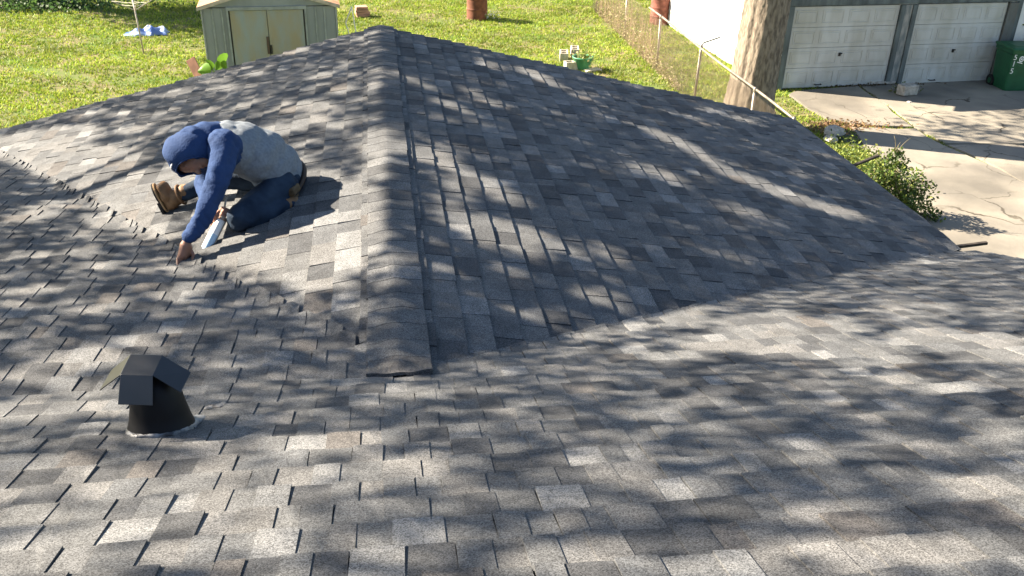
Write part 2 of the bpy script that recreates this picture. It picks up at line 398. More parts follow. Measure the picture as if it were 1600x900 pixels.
# ------------------------------------------------------------------ grass
def blades(n, xf, h, wd, cols, name, label, dens=None):
    V = np.zeros((n, 3, 3)); P = xf(n); n = len(P); V = np.zeros((n, 3, 3))
    th = rng.uniform(0, 2*math.pi, n); hh = h*rng.uniform(.5, 1.4, n); lean = rng.uniform(.2, 1.2, n)*hh
    ww = wd*rng.uniform(.6, 1.5, n); pa = rng.uniform(0, 2*math.pi, n)
    s_, c_ = np.sin(th)*ww/2, np.cos(th)*ww/2
    V[:, 0] = P+np.column_stack([c_, s_, np.zeros(n)]); V[:, 1] = P-np.column_stack([c_, s_, np.zeros(n)])
    V[:, 2] = P+np.column_stack([np.cos(pa)*lean, np.sin(pa)*lean, hh])
    me = bpy.data.meshes.new(name); me.vertices.add(3*n); me.loops.add(3*n); me.polygons.add(n)
    me.vertices.foreach_set('co', V.ravel()); me.loops.foreach_set('vertex_index', np.arange(3*n)); me.polygons.foreach_set('loop_start', np.arange(0, 3*n, 3))
    a = me.color_attributes.new('tint', 'FLOAT_COLOR', 'POINT')
    ci = rng.integers(0, len(cols), n); C = np.array(cols)[ci]*rng.uniform(.75, 1.25, (n, 1))
    lo = hashn(P[:, 0]*1.2+3, P[:, 1]*1.4, .55)*.5+hashn(P[:, 0], P[:, 1]+9, 2.1)*.5; C = C*(.62+.75*lo)[:, None]
    C = np.concatenate([np.repeat(C, 3, 0), np.ones((3*n, 1))], 1); a.data.foreach_set('color', C.ravel())
    me.update(); me.validate(); o = bpy.data.objects.new(name, me); COL.objects.link(o)
    return o
def leaf_material(name, trans=.35, rough=.6):
    m = bpy.data.materials.new(name); m.use_nodes = True; t = m.node_tree; N = t.nodes; L = t.links
    b = N['Principled BSDF']; b.inputs['Roughness'].default_value = rough; b.inputs['Specular IOR Level'].default_value = .3
    a = N.new('ShaderNodeAttribute'); a.attribute_name = 'tint'; L.new(a.outputs['Color'], b.inputs['Base Color'])
    tr = N.new('ShaderNodeBsdfTranslucent'); L.new(a.outputs['Color'], tr.inputs['Color'])
    mx = N.new('ShaderNodeMixShader'); mx.inputs[0].default_value = trans; L.new(b.outputs[0], mx.inputs[1]); L.new(tr.outputs[0], mx.inputs[2])
    L.new(mx.outputs[0], N['Material Output'].inputs[0]); return m
M_leaf = leaf_material('leaf')
slab_polys = [np.array(GP(s_)) for s_ in slabs]
def inpoly(P, poly):
    x, y = P[:, 0], P[:, 1]; c = np.zeros(len(P), bool); j = len(poly)-1
    for i in range(len(poly)):
        xi, yi = poly[i]; xj, yj = poly[j]
        c ^= ((yi > y) != (yj > y)) & (x < (xj-xi)*(y-yi)/(yj-yi+1e-12)+xi); j = i
    return c
def hashn(x, y, s):
    return (np.sin(x*1.7*s+2.1*np.sin(y*1.3*s))+np.sin(y*2.3*s+1.7*np.sin(x*.9*s)+1.3))*.25+.5
def lawn_pts(n):
    m_ = n//7; P = np.column_stack([rng.uniform(-17, 10.5, m_), rng.uniform(9, 34, m_)]); P = np.repeat(P, 7, 0)+rng.normal(size=(m_*7, 2))*.045; n = len(P)
    q = proj(np.column_stack([P, np.zeros(n)])); k = (q[:, 0] > -250) & (q[:, 0] < 1700) & (q[:, 1] > -60)
    for s_ in slab_polys: k &= ~inpoly(P, s_)
    k &= ~((P[:, 0] > XL) & (P[:, 0] < XE-.4) & (P[:, 1] < YG-.4))
    bare = hashn(P[:, 0], P[:, 1], .9)*.6+hashn(P[:, 0]+7, P[:, 1]-3, 2.7)*.4
    k &= rng.uniform(0, 1, n) < np.clip(1.55-1.5*bare, .12, 1)
    P = P[k]; return np.column_stack([P, np.zeros(len(P))])
GC = [(.21, .30, .022), (.27, .35, .028), (.16, .25, .022), (.31, .34, .045), (.10, .16, .022), (.32, .29, .09)]
g = blades(700000, lawn_pts, .05, .024, GC, 'grass', ''); g.data.materials.append(M_leaf)
g['kind'] = 'stuff'; g['label'] = 'short weedy bright green grass covering the back yard'; g['category'] = 'grass'

# ------------------------------------------------------------------ trees
M_bark = mat('oak_bark', (.235, .195, .15), .95, .15, col2=(.10, .082, .065), scale=22, bump=1.0, bscale=34, stretch=(1, 1, .3), detail=10)
def noise1(x): return math.sin(x*1.7)+.6*math.sin(x*3.9+1.2)+.35*math.sin(x*8.3+.4)
def trunk_mesh(b, base, h, r0, r1, lean=(0, 0), flare=.4, n=40, rows=40, rough=.035):
    V = []; F = []
    for i in range(rows+1):
        u = i/rows; z = h*u; r = r0+(r1-r0)*u+flare*r0*math.exp(-z/.35)
        for k in range(n):
            th = 2*math.pi*k/n
            rr = r*(1+rough*math.sin(th*9+z*.9+1.2*math.sin(z*2))+rough*.8*math.sin(th*17-z*1.7)+.05*math.sin(th*3+z*.4)+random.uniform(-.012, .012)
                    +rough*.55*math.sin(th*37+6*math.sin(z*3.1)+2*math.sin(z*9+th*4))+rough*.35*math.sin(z*26+th*11)
                    + .16*math.exp(-z/.3)*math.sin(th*5+.7))
            V.append((base[0]+lean[0]*u+rr*math.cos(th), base[1]+lean[1]*u+rr*math.sin(th), base[2]+z))
    for i in range(rows):
        for k in range(n): F.append((i*n+k, i*n+(k+1) % n, (i+1)*n+(k+1) % n, (i+1)*n+k))
    F.append(tuple(rows*n+k for k in range(n))); b.add(V, F)
def limb(b, p, q, r0, r1, sag=.4, n=7, seg=8):
    p, q = np.array(p, float), np.array(q, float); pts = []
    off = rng.uniform(-1, 1, 3)*np.linalg.norm(q-p)*.08
    for i in range(seg+1):
        u = i/seg; pts.append(p+(q-p)*u+off*math.sin(u*math.pi)+np.array([0, 0, sag*math.sin(u*math.pi)]))
    b.tube(pts, [r0+(r1-r0)*(i/seg) for i in range(seg+1)], n, jit=.06); return pts
def leaf_cloud(P, size, cols, name, parent, mat_=None):
    n = len(P); P = np.asarray(P)-np.array(root_loc(parent))
    a = rng.normal(size=(n, 3)); a /= np.linalg.norm(a, axis=1)[:, None]
    c = rng.normal(size=(n, 3)); c -= a*np.sum(a*c, 1)[:, None]; c /= np.linalg.norm(c, axis=1)[:, None]
    L_ = (size*rng.uniform(.7, 1.35, n))[:, None]
    V = np.stack([P-a*L_*.55, P+c*L_*.32, P+a*L_*.55, P-c*L_*.32], 1)
    me = bpy.data.meshes.new(name); me.vertices.add(4*n); me.loops.add(4*n); me.polygons.add(n)
    me.vertices.foreach_set('co', V.ravel()); me.loops.foreach_set('vertex_index', np.arange(4*n)); me.polygons.foreach_set('loop_start', np.arange(0, 4*n, 4))
    at2 = me.color_attributes.new('tint', 'FLOAT_COLOR', 'POINT')
    C = np.array(cols)[rng.integers(0, len(cols), n)]*rng.uniform(.75, 1.25, (n, 1))
    at2.data.foreach_set('color', np.concatenate([np.repeat(C, 4, 0), np.ones((4*n, 1))], 1).ravel())
    me.materials.append(mat_ or M_leaf); me.update(); me.validate()
    o = bpy.data.objects.new(name, me); COL.objects.link(o); o.parent = parent; return o
TL = [(.06, .11, .025), (.08, .13, .03), (.045, .085, .02), (.10, .14, .035)]

# lit patches on the roof (photo pixels): cx, cy, rx, ry, angle, strength
LIT = """
60 222 95 16 -9 1; 140 268 125 30 15 1; 215 312 62 46 0 1; 60 240 70 14 0 1; 150 250 75 16 -5 1; 190 292 75 34 18 1; 120 272 65 20 22 1; 205 332 55 20 22 1; 225 362 45 9 12 .9; 35 245 45 10 10 .8
140 180 20 4 -14 .8; 197 178 14 4 -12 .8; 250 178 18 3.5 -12 .8; 275 148 20 4 -14 .8; 347 126 14 3 -12 .8; 352 139 22 3.5 -10 .7; 390 166 22 4.5 -10 .9
467 81 14 3.5 -14 .9; 400 116 18 3.5 -10 .9; 342 127 22 3 -12 .7; 508 120 17 4 -10 .8; 536 142 20 5 -12 .9; 455 169 20 8 -12 1; 480 163 20 5 -10 .8; 507 169 18 7 -12 .9
492 190 25 7 -10 1; 442 203 24 9 -8 1; 530 197 24 6 -10 .9; 592 112 14 4 -8 .9; 590 138 12 5 -8 .8; 597 80 10 3 0 .6; 327 175 14 4 -10 .8; 205 205 25 5 -8 .8
601 235 30 20 0 1; 605 215 22 8 0 .9; 487 277 25 7 -6 1; 513 280 24 9 -6 1; 547 291 18 10 0 1; 593 270 20 15 0 .9; 450 360 130 72 0 1; 560 322 34 34 0 1; 520 330 70 50 0 1; 400 300 80 60 0 1; 330 270 60 40 0 1
490 445 32 14 -15 .9; 531 424 18 18 0 1; 537 448 16 12 0 1; 595 310 16 14 0 .7; 640 410 20 6 15 .8; 625 420 14 14 0 .5
693 423 24 8 5 1; 713 323 22 11 8 1; 767 367 38 20 12 1; 807 430 33 7 8 1; 832 384 42 20 14 1; 716 265 20 9 8 .9; 731 300 24 14 8 1; 762 288 28 12 12 1; 803 316 25 10 12 .9; 719 350 26 13 5 .9; 900 394 20 6 10 .9
965 404 22 11 15 .9; 1037 216 32 6 24 .9; 1075 229 32 6 24 .9; 1106 250 28 7 28 .9; 1012 266 26 6 15 .7; 1059 284 28 8 20 .7; 1100 279 20 6 15 .7; 1153 331 26 7 20 .6; 1137 270 28 7 28 .9; 1170 283 28 7 24 .9
1200 294 28 8 25 1; 1237 310 28 8 25 1; 1265 318 22 7 18 1; 1318 335 38 8 15 1; 1257 275 16 5 10 .6; 1112 175 22 4 15 .7; 1165 190 20 4 15 .7; 1100 192 26 4 15 .6; 1175 335 26 6 10 .5
642 125 18 5 8 .7; 675 138 16 5 10 .6; 700 165 20 6 12 .9; 725 175 17 5 12 .7; 740 147 20 6 15 .7; 772 162 26 5 15 .6; 775 105 22 5 15 .8; 838 118 32 5 18 .8; 862 132 26 5 20 .8; 900 147 32 5 20 .7; 927 151 18 5 15 .5; 687 250 28 13 8 1; 655 241 18 11 5 1
950 470 40 14 10 .7; 870 500 50 14 5 .5
1075 499 42 9 -6 1; 1189 503 62 11 -4 1; 1283 514 62 13 0 1; 1170 533 95 18 -2 1; 1302 548 115 16 2 1; 1453 530 65 14 0 1; 1530 541 75 16 2 1; 1434 487 62 11 0 .8; 1049 560 45 9 -4 1; 1359 567 65 9 0 .9; 1000 512 60 8 -8 .7; 940 522 40 7 -10 .5
1397 593 38 8 0 .9; 1102 627 32 8 0 .6; 1585 691 40 25 0 1; 1590 491 30 8 0 .6; 1530 760 60 18 0 .7; 1590 770 40 25 0 1; 1330 792 45 10 0 .7; 1420 870 220 26 0 .8; 1180 888 200 16 0 .7; 900 886 130 18 0 .9; 1560 560 60 12 0 .9; 1480 610 50 9 0 .6; 1260 640 40 8 0 .5; 1180 800 50 10 0 .4
50 455 55 6 -5 .8; 162 482 34 7 -8 .9; 287 457 44 11 -8 1; 190 541 44 11 -8 1; 238 551 24 9 -5 1; 125 570 75 13 -6 1; 62 591 55 13 -6 1; 125 606 45 13 -5 1; 337 580 34 9 -5 .8; 37 646 60 16 -4 1; 150 640 46 12 0 1; 420 600 40 8 -8 .5
51 339 44 9 -8 1; 100 322 40 7 -5 .8; 168 324 40 8 0 .8; 57 400 34 7 -5 .7; 129 394 30 6 -5 .8; 159 420 30 7 -5 .8; 195 349 64 11 5 1; 285 427 30 6 0 .8; 255 420 40 9 0 .5; 70 520 40 8 -5 .5; 30 500 40 7 -5 .4; 330 520 40 9 -8 .4
60 740 90 24 0 .9; 200 760 130 26 -5 .9; 60 800 100 28 0 1; 190 830 130 30 -5 1; 340 790 90 26 -5 1; 330 870 130 24 0 1; 90 880 130 26 0 1; 490 700 60 16 -4 1; 560 690 66 13 -4 .9; 625 742 66 24 -6 1; 480 762 66 26 -6 1; 440 820 70 24 0 .9; 540 880 90 18 0 .9; 300 700 60 8 -5 .8; 400 730 60 14 -5 .9; 620 800 40 12 0 .5; 690 880 50 16 0 .6; 20 690 60 10 0 .7; 720 700 40 8 0 .4; 700 830 40 12 0 .5
"""
EL = np.array([[float(t) for t in e.split()] for l in LIT.strip().split('\n') for e in l.split(';') if e.strip()])
def litmask(q):
    out = np.zeros(len(q))
    for cx, cy, rx, ry, an, st in EL:
        c, s_ = math.cos(math.radians(an)), math.sin(math.radians(an)); dx, dy = q[:, 0]-cx, q[:, 1]-cy
        d = ((dx*c+dy*s_)/rx)**2+((-dx*s_+dy*c)/ry)**2
        out = np.maximum(out, st*np.clip(2.0-d*1.15, 0, 1))
    return out
# points of the roof, seen along the sun's rays
tree = thing('shade_tree', 'tall broad-leaved tree left of the house shading the roof', 'tree', (-11.2, 9.6, 0))
U1 = np.cross(SUN, (0, 0, 1)); U1 /= np.linalg.norm(U1); U2 = np.cross(U1, SUN)
gx, gy = np.meshgrid(np.arange(-7.3, XE+.1, .033), np.arange(.2, YG+.1, .033)); gx, gy = gx.ravel(), gy.ravel()
gx = gx+rng.uniform(-.016, .016, len(gx)); gy = gy+rng.uniform(-.016, .016, len(gy))
RP = np.column_stack([gx, gy, zroof(gx, gy)]); q = proj(RP)
Lm = litmask(q)
brk = hashn(gx*2.1+1.7, gy*4.2, 2.2)*.5+hashn(gx*1.7-2, gy*3.1+.5, 5.3)*.5
near = np.clip((q[:, 1]-560)/120, 0, 1)*np.clip((1100-q[:, 0])/300, .4, 1)
Lm = Lm*(1-near*np.clip(1.0-1.5*brk, 0, .5))
outf = (q[:, 0] < -20) | (q[:, 0] > 1620) | (q[:, 1] > 915) | (q[:, 1] < -20)
nzv = hashn(gx*1.3, gy*2.6, 1.5)*.6+hashn(gx*1.1+3, gy*2+1, 4.1)*.4
Lm = np.where(outf, np.clip((nzv-.5)*5, 0, 1), np.maximum(Lm, np.clip((nzv-.66)*2.2, 0, .3)))
isw = zwing(gx, gy) > zmain(gx, gy)
floor_ = np.where(isw & (gy > YR), np.where(gx > XR, .13, .18), np.where((gx < XR) & (gy > YR), .19, .28))
T_ = np.clip(floor_+(1-floor_)*np.minimum(1, Lm*np.where(isw & (gy > YR), 1.25, 1)), .02, 1)
cnt = rng.poisson(np.clip(-np.log(T_)*.72, 0, 2.6))
LP = np.repeat(RP, cnt, 0); LP[:, :2] += rng.uniform(-.02, .02, (len(LP), 2)); tt = rng.uniform(7.0, 10.5, len(LP))+1.0*np.sin(LP[:, 1]*1.1+LP[:, 0]*.7)
LV = LP+SUN[None]*tt[:, None]
leaf_cloud(LV, .08, TL, 'crown', tree, leaf_material('shade_leaf', .12))
b = MB(); trunk_mesh(b, (-11.2, 9.6, 0), 6.5, .42, .3, (.6, -.8), rows=30, n=24)
top = np.array([-10.6, 8.8, 6.4]); cen = LV.mean(0)
idx = rng.choice(len(LV), 5)
for i in idx:
    e = LV[i]; mid = top+(e-top)*.45+np.array([0, 0, .6]); pts = limb(b, top, mid, .10, .04, .3); limb(b, pts[-1], e, .035, .01, .1)
b.build('trunk', M_bark, tree, smooth=True)

# the big trunk by the garage
gx0, gy0 = 6.98, 16.5
oak = thing('oak_tree', 'thick rough-barked tree trunk standing between the wire fence and the garage', 'tree', (gx0, gy0, 0))
b = MB(); trunk_mesh(b, (gx0, gy0, -.05), 6.5, .42, .38, (.2, .1), flare=.42, n=72, rows=90, rough=.03)
tp = np.array([gx0+.12, gy0+.1, 6.3]); crown = []
for k in range(11):
    th = k*2.4; R_ = rng.uniform(2.5, 4.5); e = tp+np.array([math.cos(th)*R_, math.sin(th)*R_, rng.uniform(1.5, 5)])
    pts = limb(b, tp-np.array([0, 0, rng.uniform(0, .6)]), e, .16, .05, .5)
    for j in range(5):
        c = pts[rng.integers(3, 9)]+rng.normal(size=3)*.7; c[2] = max(c[2], 6.2); crown.append(c+rng.normal(size=(260, 3))*np.array([.8, .8, .5]))
# low bough whose leaves dapple the drive
for P_, s_ in ((gr(1490, 196), .5), (gr(1560, 210), .6), (gr(1585, 182), .4), (gr(1480, 212), .3)):
    c = P_+SUN*(6.6/SUN[2]); crown.append(c+rng.normal(size=(150, 3))*s_*np.array([.9, .9, .5]))
    limb(b, tp-np.array([0, 0, .4]), c, .07, .02, .3)
b.build('trunk', M_bark, oak, smooth=True)
leaf_cloud(np.vstack(crown), .12, TL, 'crown', oak)
# small sprout leaves on the trunk
# far left tree at the top corner of the picture
p0 = gr(30, 4); t3 = thing('pecan_tree', 'grey tree trunk at the far left corner of the lawn', 'tree', p0)
b = MB(); trunk_mesh(b, (p0[0], p0[1], -.05), 3, .34, .26, (-.2, .1), flare=.5, rows=40)
tp = p0+np.array([-.2, .1, 2.9]); crown = []
for k in range(9):
    th = k*2.4+.4; R_ = rng.uniform(.8, 1.8); e = tp+np.array([math.cos(th)*R_, math.sin(th)*R_, rng.uniform(.5, 2.2)])
    pts = limb(b, tp, e, .12, .04, .4)
    for j in range(4): crown.append(pts[rng.integers(3, 9)]+rng.normal(size=(220, 3))*.6)
b.build('trunk', M_bark, t3, smooth=True); leaf_cloud(np.vstack(crown), .13, TL, 'crown', t3)
# weeds round its foot
def weed_patch(name, label, cat, c, rx, ry, h, n, size, cols):
    o = thing(name, label, cat, (c[0], c[1], 0)); P = rng.normal(size=(n, 3))*np.array([rx, ry, 0])*.5+np.array([c[0], c[1], 0])
    P[:, 2] = np.abs(rng.normal(size=n))*h*.5+.02; leaf_cloud(P, size, cols, 'leaves', o); return o
wp = weed_patch('weed_clump', 'dark green weed clump round the foot of the grey trunk', 'weeds', gr(70, 12), 2.6, .9, .28, 2600, .09, [(.05, .10, .03), (.07, .13, .03), (.035, .06, .02)])

# shrub beside the drive
sb = gr(1404, 318); sb = np.array([sb[0]-.35, sb[1]-.6, 0])
shrub = thing('shrub', 'loose dark green leafy shrub between the eave and the sunlit drive', 'shrub', sb)
b = MB(); P = []
for (px, py, yy, r, n) in ((1398, 262, 0, .20, 800), (1392, 290, .05, .22, 800), (1405, 312, -.05, .22, 800), (1425, 285, .15, .2, 420), (1440, 300, .1, .22, 420), (1424, 318, .0, .24, 700), (1452, 335, -.1, .16, 260), (1375, 300, 0, .22, 600), (1365, 275, .1, .2, 420), (1462, 345, -.15, .12, 120), (1410, 335, -.1, .25, 700), (1400, 240, .05, .1, 160)):
    c = at(px, py, sb[1]+yy); limb(b, sb, c, .018, .006, .08, 5, 6)
    for k in range(5): limb(b, c, c+rng.normal(size=3)*r*.8, .006, .002, .02, 4, 3)
    n = int(n*.6); d = rng.normal(size=(n, 3)); P.append(c+d/np.linalg.norm(d, axis=1)[:, None]*(rng.uniform(0, 1, (n, 1))**.45)*r*1.15)
for (p, q_) in (((1398, 240), (1397, 212)), ((1400, 240), (1424, 215)), ((1400, 236), (1408, 222))):
    A_, B_ = at(*p, sb[1]), at(*q_, sb[1]); limb(b, A_, B_, .008, .003, .02, 4, 4)
b.build('stem', mat('twig', (.16, .13, .08), .9), shrub, smooth=True)
leaf_cloud(np.vstack(P), .05, [(.055, .10, .02), (.08, .13, .02), (.035, .06, .015), (.16, .19, .04), (.05, .08, .02)], 'leaves', shrub)
wp = weed_patch('weed_clump', 'sunny green weeds along the foot of the house under the eave', 'weeds', gr(1352, 262), .5, 1.2, .2, 1800, .05, [(.15, .2, .03), (.2, .22, .05), (.08, .12, .03)])

# ------------------------------------------------------------------ roof vent
vb = at(254, 672, 2.655); vb[2] = zr_(vb[0], vb[1])
vent = thing('roof_vent', 'black metal roof vent with folded cap set in silver sealant', 'roof vent', vb)
b = MB(); n = 40; rows = []
prof = [(.112, 0), (.108, .015), (.098, .05), (.088, .10), (.080, .155), (.060, .185), (.048, .205), (.0, .207)]
V = []
for r_, h in prof:
    for k in range(n):
        th = 2*math.pi*k/n; x, y = vb[0]+r_*math.cos(th), vb[1]+r_*math.sin(th)
        z0 = float(zmain(np.array(x), np.array(y))); z = z0*(1-min(1, h/.1))+ (vb[2])*min(1, h/.1)+h
        V.append((x, y, z))
F = [(i*n+k, i*n+(k+1) % n, (i+1)*n+(k+1) % n, (i+1)*n+k) for i in range(len(prof)-1) for k in range(n)]
M_pipe = mat('matt_black_metal', (.007, .007, .008), .55, .2, vary=.3, scale=9)
b.add(V, F); b.build('pipe', M_pipe, vent, smooth=True)
# folded sheet-metal cap: crown panel, front and back flaps hanging, side flaps sloping out
cx = vb+np.array([-.026, .0, .258]); yawc = math.radians(-9)
ex_ = np.array([math.cos(yawc), math.sin(yawc), 0]); ey_ = np.array([-math.sin(yawc), math.cos(yawc), 0]); ez_ = np.array([0, 0, 1.0])
def cp(a, c, h): return cx+ex_*a+ey_*c+ez_*h
w2, d2 = .052, .047
b = MB()
V = [cp(-w2, -d2, -.008), cp(w2, -d2, -.008), cp(w2, d2, .010), cp(-w2, d2, .010),
     cp(w2+.003, -d2-.046, -.092), cp(-w2-.005, -d2-.046, -.092), cp(w2, d2+.03, -.09), cp(-w2, d2+.03, -.09),
     cp(w2+.088, d2*.9, -.050), cp(w2+.080, -d2*.95, -.072), cp(-w2-.072, d2*.9, -.050), cp(-w2-.080, -d2*.95, -.072)]
b.add(V, [(0, 1, 2, 3), (0, 5, 4, 1), (3, 2, 6, 7), (1, 9, 8, 2), (0, 3, 10, 11)])
capo = b.build('cap', M_black, vent); md = capo.modifiers.new('t', 'SOLIDIFY'); md.thickness = .004; md = capo.modifiers.new('b', 'BEVEL'); md.width = .002; md.segments = 2
# sealant smeared round the base
b = MB(); V = []; n = 64
for j in range(5):
    for k in range(n):
        th = 2*math.pi*k/n; ext = .004+.004*abs(noise1(th*2+1))+.055*math.exp(-((th-.6)/.28)**2)+.012*math.exp(-((th-4.1)/.3)**2)
        r_ = .106+ext*j/4; x, y = vb[0]+r_*math.cos(th), vb[1]+r_*math.sin(th)
        V.append((x, y, zr_(x, y)+[.022, .02, .018, .015, .004][j]+random.uniform(-.002, .002)))
F = [(i*n+k, (i)*n+(k+1) % n, (i+1)*n+(k+1) % n, (i+1)*n+k) for i in range(4) for k in range(n)]
b.add(V, [f[::-1] for f in F]); b.build('sealant', M_silver, vent, smooth=True)
b = MB()
for (px, py, r_) in ((349, 634, .010), (342, 637, .012), (334, 637, .010), (326, 640, .009)):
    c = at(px, py, 2.83); 
    q_ = ray(px, py); t_ = (ZR+MMR*YR-CAM[2])/(q_[2]+MMR*q_[1]); c = CAM+q_*t_
    V = []; m_ = 10
    for k in range(m_): th = 2*math.pi*k/m_; rr = r_*(1+.4*noise1(th*2+px)*.4); V.append((c[0]+1.6*rr*math.cos(th), c[1]+rr*math.sin(th), zr_(c[0], c[1])+.013))
    V.append((c[0], c[1], zr_(c[0], c[1])+.019)); b.add(V, [(k, (k+1) % m_, m_) for k in range(m_)])
b.build('sealant_dab', M_silver, vent, smooth=True)

# ------------------------------------------------------------------ garage
GA = math.radians(4.2); gd = np.array([math.cos(GA), math.sin(GA), 0]); gn = np.array([math.sin(GA), -math.cos(GA), 0]); gz = np.array([0, 0, 1.0])
G0 = gr(1205, 141)
garage = thing('garage', 'white clapboard double garage with grey trim and two white panel doors', 'garage', G0)
def gp(a, o, z): return G0+gd*a+gn*o+gz*z
def gbox(b, a0, a1, o0, o1, z0, z1): b.box(gp((a0+a1)/2, (o0+o1)/2, (z0+z1)/2), (a1-a0, abs(o1-o0), z1-z0), (gd, gn, gz))
def a_of(px, py):
    d = gr(px, py)-G0; return d@gd
def a_top(px, py, z):
    d = gr(px, py, z)-G0; return d@gd
D1 = (a_of(1217, 138), a_of(1366, 127)); D2 = (a_of(1392, 126), a_of(1528, 121)); DH = 1.78; GW = a_of(1528, 121)+1.05; WH = 2.55
WHt = M_white
b = MB()
gbox(b, 0.02, D1[0]-.1, -.12, -.02, 0, WH); gbox(b, D1[1]+.0, D2[0], -.12, -.02, 0, WH); gbox(b, D2[1]+.1, GW, -.12, -.02, 0, WH); gbox(b, D1[0]-.1, D2[1]+.1, -.12, -.02, DH+.1, WH)
b.box(gp(.06, -3.4, WH/2), (.1, 6.6, WH), (gd, gn, gz)); b.box(gp(GW-.06, -3.4, WH/2), (.1, 6.6, WH), (gd, gn, gz)); b.box(gp(GW/2, -6.7, WH/2), (GW, .1, WH), (gd, gn, gz))
b.build('wall', M_white, garage)
# lap siding boards, each its own piece
def board(a0, a1, z):
    b = MB(); v = []
    for a in (a0, a1): v += [gp(a, -.02, z), gp(a, .012, z), gp(a, .002, z+.175), gp(a, -.02, z+.175)]
    b.add(v, [(0, 1, 2, 3), (7, 6, 5, 4), (0, 4, 5, 1), (1, 5, 6, 2), (2, 6, 7, 3), (3, 7, 4, 0)]); b.build('siding_board', M_white, garage)
def sboard(o0, o1, z):
    b = MB(); v = []
    for o in (o0, o1): v += [gp(.0, o, z), gp(-.022, o, z), gp(-.008, o, z+.175), gp(.0, o, z+.175)]
    b.add(v, [(3, 2, 1, 0), (4, 5, 6, 7), (1, 5, 4, 0), (2, 6, 5, 1), (3, 7, 6, 2), (0, 4, 7, 3)]); b.build('siding_board', M_white, garage)
for k in range(14):
    z = .06+.172*k
    board(-.0, D1[0]-.11, z); board(D2[1]+.36, GW, z); sboard(-6.6, .0, z)
    if z > DH+.15: board(D1[0]-.1, D2[1]+.3, z)
# trim posts and header
b = MB(); gbox(b, D1[0]-.13, D1[0]-.01, -.02, .05, 0, DH+.02); b.build('door_frame', M_trim, garage, bevel=.006)
b = MB(); gbox(b, D1[1]+.01, D1[1]+.12, -.02, .05, 0, DH); b.build('door_frame', M_trim, garage, bevel=.006)
b = MB(); gbox(b, D1[1]+.122, D2[0]-.122, -.02, .022, 0, DH); b.build('door_post', mat('peeling_grey_paint', (.14, .16, .16), .7, col2=(.32, .31, .28), scale=14, stretch=(1, 1, .3)), garage, bevel=.006)
b = MB(); gbox(b, D2[0]-.12, D2[0]-.01, -.02, .05, 0, DH); b.build('door_frame', M_trim, garage, bevel=.006)
b = MB(); gbox(b, D2[1]+.01, D2[1]+.24, -.02, .05, 0, DH); b.build('door_frame', mat('bare_brown_trim', (.11, .095, .08), .8, col2=(.14, .15, .14), scale=4, stretch=(1, 1, .4)), garage, bevel=.006)
b = MB(); gbox(b, D2[1]+.245, D2[1]+.35, -.02, .035, 0, WH-.1); b.build('door_frame', M_trim, garage, bevel=.006)
b = MB(); gbox(b, D1[0]-.13, D2[1]+.24, -.02, .055, DH+.023, DH+.15); b.build('header_board', M_trim, garage, bevel=.006)
b = MB(); gbox(b, GW-.02, GW+.13, -.02, .05, 0, WH-.05); b.build('corner_board', M_trim, garage, bevel=.006)
M_door = mat('white_door_paint', (.50, .505, .48), .5, col2=(.40, .39, .345), scale=3.2, stretch=(1, 1, .35))
M_hard = mat('black_iron', (.02, .02, .02), .5)
for (a0, a1) in (D1, D2):
    b = MB(); gbox(b, a0, a1, -.05, -.025, 0.02, DH); dr = b.build('garage_door', M_door, garage)
    sh = (DH-.03)/4
    for i in range(4):
        z0 = .03+sh*i+.004; z1 = .03+sh*(i+1)-.004
        b = MB(); gbox(b, a0+.012, a1-.012, -.024, .0, z0, z1)
        pw = (a1-a0-.024)/4
        for k in range(4):
            p0, p1 = a0+.012+pw*k+.06, a0+.012+pw*(k+1)-.06
            # sunk groove frame around a raised field
            fr = .018
            for (q0, q1, r0, r1) in ((p0, p1, z0+.075, z0+.075+fr), (p0, p1, z1-.075-fr, z1-.075), (p0, p0+fr, z0+.075+fr, z1-.075-fr), (p1-fr, p1, z0+.075+fr, z1-.075-fr)):
                gbox(b, q0, q1, .0005, .010, r0, r1)
            gbox(b, p0+.05, p1-.05, .0005, .009, z0+.12, z1-.12)
        b.build('panel', M_door, dr, bevel=.004)
    am = (a0+a1)/2
    b = MB(); gbox(b, am-.02, am+.025, .001, .03, .03+sh*1.55, .03+sh*1.72); gbox(b, am+.0, am+.05, .03, .042, .03+sh*1.66, .03+sh*1.72); b.build('lock', M_hard, dr, bevel=.003)
    hx = a0+(a1-a0)*.34
    b = MB(); b.tube([gp(hx-.07, .0, .10), gp(hx-.07, .045, .095), gp(hx+.07, .045, .095), gp(hx+.07, .0, .10)], .011, 6); b.build('lift_handle', M_hard, dr)
# roof above the frame
M_gr = mat('garage_shingles', (.14, .13, .12), .9, vary=.3, scale=12)
b = MB(); ov = .28; zt = WH+.02; rz = 1.5
v = [gp(-ov, ov, zt-.08), gp(GW+ov, ov, zt-.08), gp(GW+ov, -6.75-ov, zt-.08), gp(-ov, -6.75-ov, zt-.08), gp(-ov, -3.4, zt+rz), gp(GW+ov, -3.4, zt+rz)]
v += [p+gz*.1 for p in v]
b.add(v, [(6, 7, 11, 10), (8, 9, 10, 11), (0, 4, 5, 1), (2, 5, 4, 3), (0, 1, 7, 6), (2, 3, 9, 8), (0, 6, 10, 4), (4, 10, 9, 3), (1, 5, 11, 7), (5, 2, 8, 11)]); b.build('roof', M_gr, garage)
b = MB(); b.add([gp(.02, -.05, WH), gp(.02, -6.7, WH), gp(.02, -3.4, zt+rz-.15)], [(0, 1, 2), (2, 1, 0)]); b.add([gp(GW-.02, -.05, WH), gp(GW-.02, -6.7, WH), gp(GW-.02, -3.4, zt+rz-.15)], [(0, 1, 2), (2, 1, 0)]); b.build('gable', M_white, garage)

